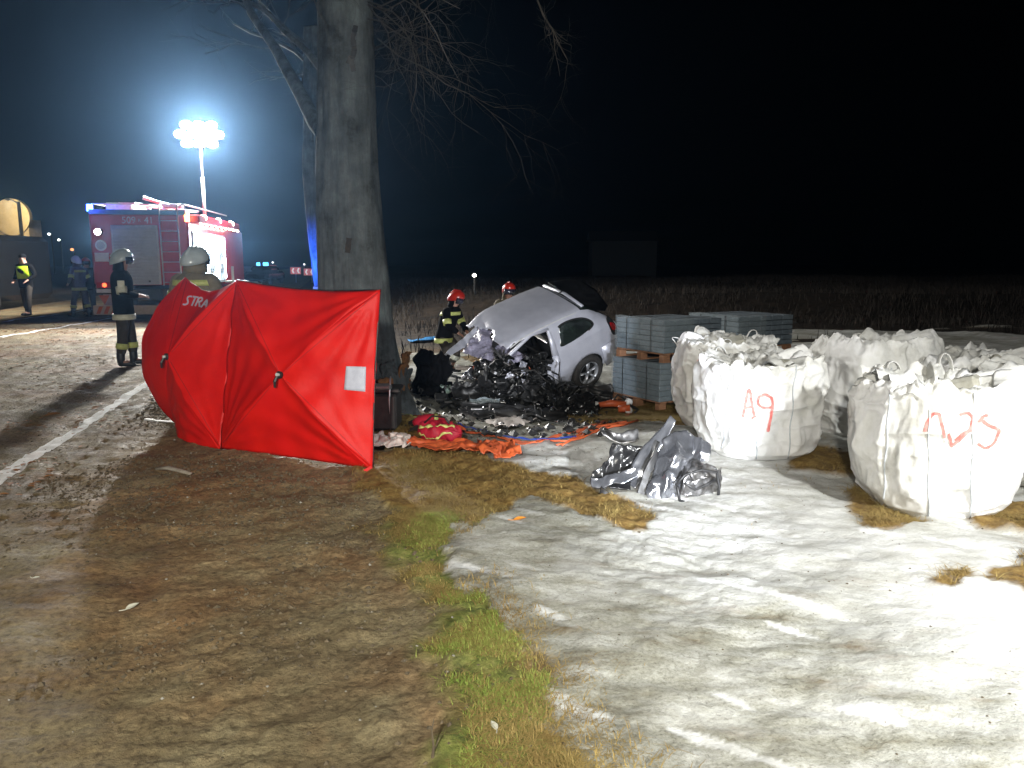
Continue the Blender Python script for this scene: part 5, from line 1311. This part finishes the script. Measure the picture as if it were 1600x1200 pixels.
    for s in (1,-1):
        hx, kn, an, to = [Vector(p) for p in leg_pts[s]]; b_ = MB(); b_.tube([an+Vector((0,0,.20)), an+Vector((0,0,.02)), an+Vector((0,0,-.07))], [.070,.062,.058], 12)
        b_.tube([an+Vector((-.06,0,-.045)), an+Vector((.06,0,-.035)), to+Vector((.01,0,.0)), to+Vector((.06,0,-.015))], [.045,.055,.05,.028], 10, flat=.85); subd(b_.build('boot', M['black_plastic'], e, True), 1)
        if legs and lowband:
            b_ = MB(); m_ = kn.lerp(an,.30); m2 = kn.lerp(an,.52); b_.tube([m_, m2], [.088,.087], 14, cap=False); solid(b_.build('shin_band', M[legs if isinstance(legs, str) else 'reflect'], e, True), .006)
    def torso_ring(z, w, k=1.06, name='reflective_band', matl=bands):
        b_ = MB(); vs = []
        for zz_ in (z-w/2, z+w/2):
            rx_ = np.interp(zz_, zz, rx)*k; ry_ = np.interp(zz_, zz, ry)*k
            for q in range(24):
                a = 2*math.pi*q/24; p = (math.cos(a)*rx_, math.sin(a)*ry_, zz_)
                vs.append((p[0], p[1], hp+(zz_-.93)) if zz_ < .93 else tl(*p))
        b_.add(vs, [(q, (q+1) % 24, 24+(q+1) % 24, 24+q) for q in range(24)]); o = b_.build(name, M[matl], e, True); solid(o, .006)
    if bands: torso_ring(hem+.06, .085)
    if vest:
        torso_ring(1.24, .36, 1.05, 'hivis_vest', vest)
    if yoke: torso_ring(1.37, .07, 1.07, 'yoke_band', yoke)
    if bands:
        for s in (1,-1):
            sh, el, wr = [Vector(p) for p in arm_pts[s]]; b_ = MB(); b_.tube([sh.lerp(el,.62), sh.lerp(el,.98)], [.080,.076], 12, cap=False); solid(b_.build('arm_band', M[bands], e, True), .005)
    # head gear and face
    hc = Vector(tl(.03,0,1.645)); Mh = Matrix.Translation(hc) @ Matrix.Rotation(headturn, 4, 'Z') @ Matrix.Rotation(lean*.8, 4, 'Y')
    b_ = MB()
    for s in (1,-1): b_.sphere((.085,s*.032,.005), .011, 6, 0, Mh)
    b_.build('eyes', M['black_gloss'], e, True)
    b_ = MB()
    for s in (1,-1): b_.sphere((0,s*.088,-.01), (.018,.010,.03), 8, 0, Mh)
    b_.build('ears', M['skin'], e, True)
    if helmet:
        b_ = MB(); k = 9; n = 22; vs = []
        for i in range(k):
            ph = -0.25+(math.pi/2+.25)*i/(k-1)
            for q in range(n):
                a = 2*math.pi*q/n; ex = 1+.18*max(0, -math.cos(a))*(1-i/(k-1)); cut = .03*max(0, math.cos(a))*(1-i/(k-1))*2
                vs.append((math.cos(ph)*math.cos(a)*.150*ex, math.cos(ph)*math.sin(a)*.128, .015+math.sin(ph)*.150+cut-(.05*max(0,-math.cos(a))*(1-i/(k-1)))))
        b_.add(vs, [(i*n+q, i*n+(q+1) % n, (i+1)*n+(q+1) % n, (i+1)*n+q) for i in range(k-1) for q in range(n)]+[tuple(range((k-1)*n, k*n))], 0, Mh)
        hm = b_.build('helmet', M[helmet], e, True); solid(hm, .008)
        b_ = MB(); b_.tube([(.13,0,.10),(.04,0,.172),(-.08,0,.155),(-.16,0,.06)], [.012,.016,.016,.01], 8, 0, Mh); b_.build('helmet_comb', M[helmet], hm, True)
        b_ = MB(); vs = []
        for i in range(9):
            a = -1.15+2.3*i/8
            for (rr_, z) in ((.150,.055),(.158,0.0),(.150,-.055)): vs.append((math.cos(a)*rr_, math.sin(a)*rr_*.88, z))
        b_.add(vs, [(i*3+q, (i+1)*3+q, (i+1)*3+q+1, i*3+q+1) for i in range(8) for q in range(2)], 0, Mh); solid(b_.build('visor', M['visor'], hm, True), .004)
        b_ = MB(); vs = []
        for i in range(11):
            a = 1.35+3.6*i/10
            for (rr_, z) in ((.125,-.02),(.13,-.09),(.14,-.155)): vs.append((math.cos(a)*rr_, math.sin(a)*rr_*.9, z))
        b_.add(vs, [(i*3+q, (i+1)*3+q, (i+1)*3+q+1, i*3+q+1) for i in range(10) for q in range(2)], 0, Mh); solid(b_.build('neck_guard', M[coat], hm, True), .006)
    else:
        b_ = MB(); b_.sphere((-.01,0,.03), (.105,.095,.10), 14, 0, Mh, -.1, 1); b_.build('cap', M['black_coat'], e, True)
    return e
fp = gpos(200, 572); 
p1 = person(fp, math.radians(22), 'firefighter in black coat and white helmet standing alone left of the red screen', coat='black_coat', hem=.72, legs='yellow', arms='front', step=.05, scale=.99, trouser='trouser')
# light patch on the upper arm of that coat
b_ = MB(); b_.box((.02,-.33,1.27), (.10,.015,.15), ch=.005, R=Matrix.Rotation(.15,4,'X')); b_.build('sleeve_patch', M['reflect'], p1)
q = at(312, 560, 9.6); q = drop(q)
p2_ = person(q, math.radians(75), 'firefighter seen from behind over the top of the red screen, grey coat and white helmet', coat='sand_coat', arms='front', bands='yellow', scale=.98, yoke='yellow'); p2_.scale = (1.15, 1.2, .985)
q = gpos(128, 496); person(q, math.radians(160), 'firefighter in grey coat with yellow bands walking left of the fire truck', coat='grey_coat', trouser='grey_coat', bands='yellow', vest=None, arms='bent', scale=.98, step=.12, yoke='yellow', legs='yellow')
q = gpos(45, 494); person(q, math.radians(-100), 'person in dark clothes and bright yellow vest near the left edge', coat='black_coat', helmet=None, bands=None, vest='hivis', arms='bent', legs=False, scale=1.04)
q = drop(at(140, 480, 23.2)); person(q, math.radians(-60), 'person with orange brown helmet half hidden beside the fire truck corner', coat='black_coat', helmet='red_helmet', bands=None, legs=False, scale=.96)
q = drop(at(694, 560, 14.3)); person(q, math.radians(-25), 'red helmeted firefighter bending down between the tree and the wreck', coat='black_coat', helmet='red_helmet', bands='yellow', lean=.35, crouch=.22, arms='work', yoke='yellow', scale=1.0)
q = drop(at(792, 560, 14.6)); person(q, math.radians(-70), 'red helmeted firefighter in yellowish coat standing behind the wrecked car', coat='sand_coat', helmet='red_helmet', bands='yellow', arms='front', lean=.12, scale=.96, vest='yellow')

# ------------------------------------------------------------------ fire truck
TR_R = Vector((-8.95, 21.6)); yaw = math.atan(.14)
ft = empty('fire_truck', (TR_R.x, TR_R.y, 0.0), 'red fire truck seen from the back with rolled shutter, ladder and light mast', 'fire truck', None, yaw)
# local: +x right along the rear face, +y forward, rear right corner at the origin
W_, L_, H_ = 2.6, 7.6, 3.02
b_ = MB(); b_.box((-W_/2, L_/2-.6, 1.95), (W_-.02, L_-1.4, 1.95), ch=.05); b_.build('body', M['red_paint'], ft)
b_ = MB(); b_.box((-W_/2, 6.75, 1.75), (W_-.1, 1.9, 2.1), ch=.14); b_.build('cab', M['red_paint'], ft)
b_ = MB(); b_.box((-W_/2, 3.6, .72), (1.0, 7.0, .3)); b_.build('chassis', M['black_plastic'], ft)
# wheels
def twheel(x, y):
    b_ = MB(); b_.tube([(x-.15,y,.5),(x-.13,y,.5),(x+.13,y,.5),(x+.15,y,.5)], [.44,.5,.5,.44], 28); o = b_.build('wheel', M['rubber'], ft, True)
    b2 = MB(); s = 1 if x > -W_/2 else -1; b2.disc((x+s*.155,y,.5), (1,0,0), .27, .02, 20); b2.disc((x+s*.17,y,.5), (1,0,0), .12, .06, 14); b2.build('rim', M['alu'], o)
for x in (-.25, -W_+.25):
    twheel(x, 1.9); twheel(x, 6.2)
# rear face details at y just behind 0  (rear face plane y = .1)
RY = .10
b_ = MB(); b_.box((-1.42, RY-.012, 1.80), (1.22,.03,1.62), ch=.004); b_.build('shutter_frame', M['alu'], ft)
for k in range(18):
    b_ = MB(); b_.box((-1.42, RY-.034, 1.05+k*.0855), (1.12,.022,.079), ch=.007); b_.build('shutter_slat', M['shutter'], ft)
b_ = MB()
for xx in (-1.75,-1.1): b_.box((xx, RY-.06, 1.08), (.05,.03,.05))
b_.build('shutter_handle', M['black_plastic'], ft)
b_ = MB(); b_.box((-W_/2, RY-.02, 2.96), (W_-.1,.10,.13), ch=.01); b_.build('roof_edge', mat('roof_edge_blue', (0.10,0.22,0.42), (0.08,0.18,0.36), .4, .3), ft)
# ladder on the right of the rear face
lad = MB(); lad.tube([(-.72,RY-.10,.95),(-.72,RY-.10,3.15),(-.72,RY+.25,3.2)], .022, 8); lad.tube([(-.25,RY-.10,.95),(-.25,RY-.10,3.15),(-.25,RY+.25,3.2)], .022, 8); ladder = lad.build('rear_ladder', M['alu'], ft, True)
for k in range(8):
    b_ = MB(); b_.tube([(-.72,RY-.10,1.05+k*.28),(-.25,RY-.10,1.05+k*.28)], .015, 6); b_.build('rung', M['alu'], ladder)
# emblem, plate, lamps on the left
xl = -2.32
b_ = MB(); b_.disc((xl,RY-.01,2.06), (0,1,0), .15, .015, 24); b_.build('round_emblem', M['white_paint'], ft)
b_ = MB(); b_.disc((xl,RY-.02,2.06), (0,1,0), .11, .015, 8); b_.build('emblem_star', mat('emblem_grey', (0.25,0.25,0.3), (.35,.3,.3), .6, scale=12), ft)
b_ = MB(); b_.box((xl,RY-.01,1.74), (.36,.015,.24), ch=.004); b_.build('white_sign', M['white_paint'], ft)
b_ = MB(); b_.disc((xl-.02,RY-.06,2.42), (0,1,0), .10, .10, 18); b_.build('work_light', M['black_plastic'], ft)
b_ = MB(); b_.disc((xl-.02,RY-.116,2.42), (0,1,0), .085, .012, 18); b_.build('work_light_lens', M['work_lamp'], ft)
for xx in (xl, -.22):
    b_ = MB(); b_.box((xx,RY-.03,.98), (.36,.06,.16), ch=.015); h_ = b_.build('tail_light', M['tail_off'], ft)
    b_ = MB(); b_.disc((xx+.03,RY-.068,.98), (0,1,0), .055, .012, 14); b_.build('bulb_glow', M['tail'], h_)
b_ = MB(); b_.box((xl+.02,RY-.03,.82), (.44,.05,.10), ch=.01); b_.build('licence_plate', M['white_paint'], ft)
b_ = MB(); b_.add([(xl-.16,RY-.02,.70),(xl+.12,RY-.02,.70),(xl-.02,RY-.02,.44)], [(0,1,2)]); solid(b_.build('warning_triangle', M['orange'], ft), .012)
b_ = MB(); b_.box((xl+.2,RY+.02,.58), (.5,.04,.3)); b_.build('mud_flap', M['pink'], ft)
bmp = MB(); bmp.box((-W_/2,RY-.10,.30), (W_,.16,.26), ch=.015); bumper = bmp.build('bumper', mat('bumper_beige', (0.55,0.40,0.28), (0.45,0.33,0.22), .6), ft)
for k in range(4):
    b_ = MB(); x0 = -2.52+k*.19; b_.add([(x0,RY-.186,.20),(x0+.10,RY-.186,.20),(x0+.19,RY-.186,.40),(x0+.09,RY-.186,.40)], [(0,1,2,3)]); solid(b_.build('hazard_stripe', M['orange'], bumper), .006)
# number lettering
def text(body, size, loc, rot, matl, parent, name='lettering', ext=.004):
    cu = bpy.data.curves.new(name, 'FONT'); cu.body = body; cu.size = size; cu.extrude = ext; cu.align_x = 'CENTER'
    o = bpy.data.objects.new(name, cu); col.objects.link(o); dgg = bpy.context.evaluated_depsgraph_get(); dgg.update()
    me = bpy.data.meshes.new_from_object(o.evaluated_get(dgg)); bpy.data.objects.remove(o); me.materials.clear(); me.materials.append(matl)
    q = bpy.data.objects.new(name, me); col.objects.link(q); q.parent = parent; q.location = loc; q.rotation_euler = rot; return q
rt = (math.pi/2, 0, 0)
text('509', .25, (-1.55,RY-.01,2.66), rt, M['white_paint'], ft); text('K', .12, (-1.27,RY-.01,2.70), rt, M['white_paint'], ft); text('41', .25, (-1.03,RY-.01,2.66), rt, M['white_paint'], ft)
# right side: opened lit lockers, awning with lamps
for k, y in enumerate((.45, 1.75, 3.05)):
    b_ = MB(); b_.box((.012,y+.55,1.72), (.03,1.16,1.5), ch=.004); b_.build('locker_frame', M['alu'], ft)
    b_ = MB(); b_.box((.035,y+.55,1.72), (.012,1.04,1.38)); lk = b_.build('lit_locker', mat('locker_interior', (0.6,0.65,0.7), (0.2,0.24,0.28), .5, scale=5, thr=(.45,.55)), ft)
    for yy in (y+.08, y+1.02):
        b_ = MB(); b_.box((.06,yy,1.75), (.03,.05,1.3)); b_.build('led_strip', M['led_strip'], lk)
    for zz_ in (1.35,1.8):
        b_ = MB(); b_.box((.06,y+.55,zz_), (.06,.9,.03)); b_.box((.06,y+.4,zz_+.14), (.06,.25,.2), ch=.02); b_.box((.06,y+.75,zz_+.12), (.06,.2,.18), ch=.03); b_.build('shelf', M['alu'], lk)
aw = MB(); aw.box((.10,3.0,2.80), (.30,5.4,.24), ch=.03); aw_o = aw.build('light_canopy', M['red_paint'], ft)
for k, y in enumerate((1.1,2.9,4.7)):
    b_ = MB(); b_.disc((.16,y-.0,2.86), (.5,-1,0), .10, .10, 14); b_.build('side_lamp', M['led_warm'], ft)
b_ = MB(); 
for y in np.arange(.6,5.4,.6): b_.box((.24,y,2.66), (.04,.12,.03))
b_.build('canopy_leds', M['led_warm'], ft)
b_ = MB(); b_.disc((-.02,RY-.03,2.86), (0,1,0), .07, .06, 12); b_.box((-.02,RY-.01,2.86), (.14,.03,.30), ch=.01); b_.build('marker_lamp', M['orange_lamp'], ft)
# roof kit
def roof_part(name, f, matl):
    b_ = MB(); f(b_); return b_.build(name, matl, ft)
roof_part('roof_rail', lambda b: [b.tube([(x,.2,3.02),(x,.2,3.18),(x,5.4,3.18)], .02, 6) for x in (-2.5,-.1)] + [b.tube([(-2.5,.2,3.18),(-.1,.2,3.18)], .02, 6)], M['alu'])
roof_part('roof_ladder', lambda b: [b.tube([(-1.9,.5,3.22),(-1.2,4.5,3.26)], .03, 6), b.tube([(-1.5,.5,3.22),(-.8,4.5,3.26)], .03, 6)]+[b.tube([(-1.9+.7*t,.5+4*t,3.23),(-1.5+.7*t,.5+4*t,3.23)], .015, 6) for t in np.linspace(0,1,10)], M['alu'])
roof_part('roof_box', lambda b: [b.box((-2.0,1.6,3.14), (.7,1.8,.22), ch=.03)], M['alu'])
roof_part('water_monitor', lambda b: [b.tube([(-.9,1.2,3.05),(-.9,1.2,3.22)], .07, 10), b.tube([(-.75,1.2,3.22),(-1.15,1.1,3.33),(-1.42,1.0,3.42)], [.05,.045,.06], 10), b.box((-.65,1.2,3.2), (.5,.4,.12), ch=.03)], M['alu'])
b_ = MB(); b_.tube([(-2.55,RY+.05,2.98),(-2.55,RY+.05,3.16)], [.08,.07], 12); bc = b_.build('beacon', M['blue_lamp'], ft, True)
b_ = MB(); b_.box((-W_/2,7.1,2.95), (1.8,.3,.18), ch=.04); b_.build('front_light_bar', M['blue_lamp'], ft)
# mast with floodlights
tr_inv = Matrix.Rotation(-yaw, 4, 'Z') @ Matrix.Translation((-TR_R.x, -TR_R.y, 0))
mp = tr_inv @ MAST
b_ = MB(); b_.tube([(mp.x,mp.y,2.9),(mp.x,mp.y,4.2)], .05, 10); b_.tube([(mp.x,mp.y,4.2),(mp.x,mp.y,mp.z)], .035, 10); b_.tube([(mp.x-.55,mp.y,mp.z),(mp.x+.55,mp.y,mp.z)], .03, 8); mast = b_.build('light_mast', M['alu'], ft, True)
for (row, cnt) in ((-1,3),(0,4),(1,3)):
    for i in range(cnt):
        cx_, cz_ = mp.x+(i-(cnt-1)/2)*.37, mp.z+row*.27; b_ = MB(); b_.box((cx_, mp.y-.05, cz_), (.34,.10,.24), ch=.04); fl = b_.build('floodlight', M['black_plastic'], mast)
        b_ = MB(); b_.tube([(cx_, mp.y-.104, cz_), (cx_, mp.y-.125, cz_)], [(.165,.115),(.15,.10)], 18); b_.build('floodlight_lens', M['lamp_white'], fl)
def tw(p): return Matrix.Translation((TR_R.x, TR_R.y, 0)) @ Matrix.Rotation(yaw, 4, 'Z') @ Vector(p)
lamp('side_lamps', 'POINT', tw((.9,2.5,2.3)), 620, (.8,.93,1), .1)
lamp('blue_lamp_light', 'POINT', tw((-2.62,RY-.35,3.12)), 22, (.10,.12,1), .08)
lamp('rear_lamp', 'SPOT', tw((xl-.02,RY-.25,2.42)), 500, (1,1,1), .08, tw((xl-.4,-5,0)), 120, .8)
# white chock-like stand beside the truck
ws = empty('barrier_stand', drop(at(372,470,20)), 'small white stand beside the lit side of the fire truck', 'stand')
b_ = MB(); b_.box((0,0,1.12), (.5,.3,.04)); b_.box((-.10,0,1.30), (.05,.05,.4)); b_.box((0,0,.56), (.06,.06,1.1)); b_.build('stand_frame', M['white_paint'], ws)

wb = empty('added_blue_lamp', drop(Vector((p2.x-.95, 14.3, 0))), 'added blue lamp on a tripod, unseen behind the red screen, lighting the further tree', 'added lamp')  # added lamp, out of sight, put here to light the second trunk blue
b_ = MB(); b_.tube([(0,0,.35),(0,0,.78)], .02, 8)
for a in (0,2.1,4.2): b_.tube([(0,0,.45),(math.cos(a)*.28,math.sin(a)*.28,0)], .014, 6)
b_.build('tripod', M['black_plastic'], wb, True)
b_ = MB(); b_.tube([(0,0,.78),(0,0,.90)], [.06,.045], 12); b_.build('lens', M['blue_lamp'], wb, True)
lamp('blue_lamp_light', 'SPOT', Vector(wb.location)+Vector((.08,.05,.92)), 1400, (.02,.12,1), .04, (p2.x-.22, p2.y, 1.7), 50, .9)  # spot of the added tripod lamp, aimed up the second trunk
# ------------------------------------------------------------------ far background
bl = empty('lit_building', at(0,330,48), 'cream building corner lit warm at the left edge', 'building')
o_ = Vector(bl.location); gz = -o_.z
b_ = MB(); b_.box((-2.1,.9,gz+2.1), (7.2,1.3,4.2)); b_.build('wall', M['wall'], bl)
b_ = MB()
b_.disc((.56,.3,gz+4.35), (0,1,0), 1.12, .3, 28); b_.build('arched_gable', M['wall'], bl)
b_ = MB(); b_.box((-.9,-.06,gz+1.2), (.9,.05,2.2)); b_.build('door', M['black_plastic'], bl)
lamp('wall_lamp', 'POINT', at(14,322,46), 520, (1,.80,.48), .15)
pl = empty('lamp_post', drop(at(45,480,44)), 'pale lamp post beside the lit building at the left edge', 'lamp post')
b_ = MB(); b_.tube([(0,0,0),(0,0,5.0)], [.12,.09], 10); b_.build('pole', M['wall'], pl, True)
b_ = MB(); b_.tube([(0,0,4.9),(-.5,0,5.15)], .04, 8); b_.sphere((-.6,0,5.12), (.16,.12,.07), 10); b_.build('lamp_arm', M['alu'], pl, True)
# dark parked van at the left edge
vn_ = empty('parked_van', drop(at(-62,470,26)), 'dark unlit van standing at the left edge of the picture', 'van')
b_ = MB(); b_.box((0,1.5,1.45), (2.0,4.6,2.3), ch=.2); b_.build('body', M['black_gloss'], vn_)
for x in (-.9,.9):
    b_ = MB(); b_.tube([(x-.1,0.2,.35),(x+.1,0.2,.35)], .35, 18); b_.build('wheel', M['rubber'], vn_)
b_ = MB(); b_.box((0,-.82,1.9), (1.7,.02,.7), ch=.005); b_.build('rear_window', M['glass'], vn_)
# distant lights
def far_light(px, py, Y_, r, c, s, label, pole=True, cat='street lamp', name='street_lamp'):
    p = at(px, py, Y_); e = empty(name, (p.x, p.y, 0), label, cat)
    b_ = MB()
    if pole: b_.tube([(0,0,-.5),(0,0,p.z)], [.09,.06], 6); b_.tube([(0,0,p.z),(.0,-.5,p.z+.1)], .05, 6)
    else: b_.tube([(0,0,-.5),(0,0,p.z)], .03, 6)
    b_.build('pole', M['dark_metal'], e)
    b_ = MB(); b_.sphere((0,-.5 if pole else 0,p.z), (r,r,r*.8), 8); b_.build('lamp_head', emat('far_lamp', c, s), e, True)
far_light(742, 430, 34, .09, (1,.93,.75), 14, 'small far lamp shining low above the field left of the car')
far_light(80, 366, 110, .20, (1,1,1), 5, 'highest distant lamp between the building and the fire truck')
far_light(72, 376, 115, .22, (1,1,1), 5, 'middle distant lamp between the building and the fire truck')
far_light(95, 375, 120, .20, (1,1,.9), 5, 'distant lamp nearest the fire truck on its left')
far_light(62, 388, 100, .22, (1,.4,.25), 2, 'reddish distant lamp above the person in the vest')
far_light(116, 390, 100, .22, (1,.4,.15), 2, 'orange distant lamp above the walking firefighter')
far_light(70, 408, 100, .2, (1,1,1), 4, 'low white distant lamp right of the person in the vest')
far_light(428, 410, 95, .12, (1,1,1), 3, 'tiny distant lamp above the road signs, left one')
far_light(477, 413, 95, .12, (1,1,1), 3, 'tiny distant lamp above the road signs, right one')
for (px, py, w) in ((424,420,2), (462,423,2), (487,425,3)):
    p = at(px, py, 62); e = empty('road_sign', (p.x, p.y, 0), {424:'distant pinkish chevron sign left of the others on the bend', 462:'distant pinkish chevron sign in the middle on the bend', 487:'distant larger pink chevron sign nearest the tree trunk'}[px], 'road sign', 'chevron signs on the bend')
    b_ = MB(); b_.tube([(0,0,-.3),(0,0,p.z)], .04, 6); b_.build('post', M['alu'], e)
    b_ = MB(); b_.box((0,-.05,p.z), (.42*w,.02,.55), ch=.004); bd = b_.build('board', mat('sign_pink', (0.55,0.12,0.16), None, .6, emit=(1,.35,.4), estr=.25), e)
    for k in range(w):
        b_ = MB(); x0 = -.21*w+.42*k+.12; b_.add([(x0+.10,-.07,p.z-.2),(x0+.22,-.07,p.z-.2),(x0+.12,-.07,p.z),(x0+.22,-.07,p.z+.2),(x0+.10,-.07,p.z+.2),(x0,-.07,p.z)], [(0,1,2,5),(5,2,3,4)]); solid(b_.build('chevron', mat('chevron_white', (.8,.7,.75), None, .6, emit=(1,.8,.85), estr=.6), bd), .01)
pc = empty('police_car', drop(at(415,452,58)), 'distant patrol car with blue lights on the road beyond the screen', 'car')
b_ = MB(); b_.box((0,0,.6), (1.8,4.2,.7), ch=.18); b_.build('body', M['black_gloss'], pc); b_ = MB(); b_.box((0,.1,1.1), (1.5,2.2,.5), ch=.2); b_.build('cabin', M['glass'], pc)
for x in (-.45,.1):
    b_ = MB(); b_.box((x,0,1.42), (.34 if x > 0 else .2,.25,.34), ch=.02); b_.build('blue_light', emat('far_blue', (.12,.5,1), 3), pc)
for x in (-.8,.8):
    for y in (-1.3,1.3):
        b_ = MB(); b_.tube([(x-.1,y,.33),(x+.1,y,.33)], .33, 14); b_.build('wheel', M['rubber'], pc)
# dim far shed
shd = empty('far_shed', drop(at(985,430,75)), 'barely visible pale shed far across the dark field', 'building')
b_ = MB(); b_.box((-.6,2,1.6), (6.2,4,3.4)); b_.build('wall', mat('shed_wall', (.03,.032,.035), (.02,.023,.026), .9), shd)
b_ = MB(); b_.add([(-3.9,-.3,3.3),(2.7,-.3,3.3),(2.7,4.3,3.3),(-3.9,4.3,3.3),(-3.9,2,4.3),(2.7,2,4.3)], [(0,1,5,4),(3,4,5,2),(0,4,3),(1,2,5)]); b_.build('roof', M['black_plastic'], shd)

# ------------------------------------------------------------------ haze: light winter mist lit by the lamps
hm = bpy.data.materials.new('haze'); hm.use_nodes = True; nt = hm.node_tree; nt.nodes.clear()
out = nt.nodes.new('ShaderNodeOutputMaterial'); pv = nt.nodes.new('ShaderNodeVolumePrincipled')
pv.inputs['Color'].default_value = (0.30, 0.58, 1.0, 1); pv.inputs['Density'].default_value = 0.0009; pv.inputs['Anisotropy'].default_value = 0.87
nt.links.new(pv.outputs[0], out.inputs['Volume'])
b_ = MB(); b_.box((0,150,3), (640,360,14)); hz_o = b_.build('haze', hm); tag(hz_o, kind='stuff'); hz_o['label'] = 'thin blue night mist around the lamps'
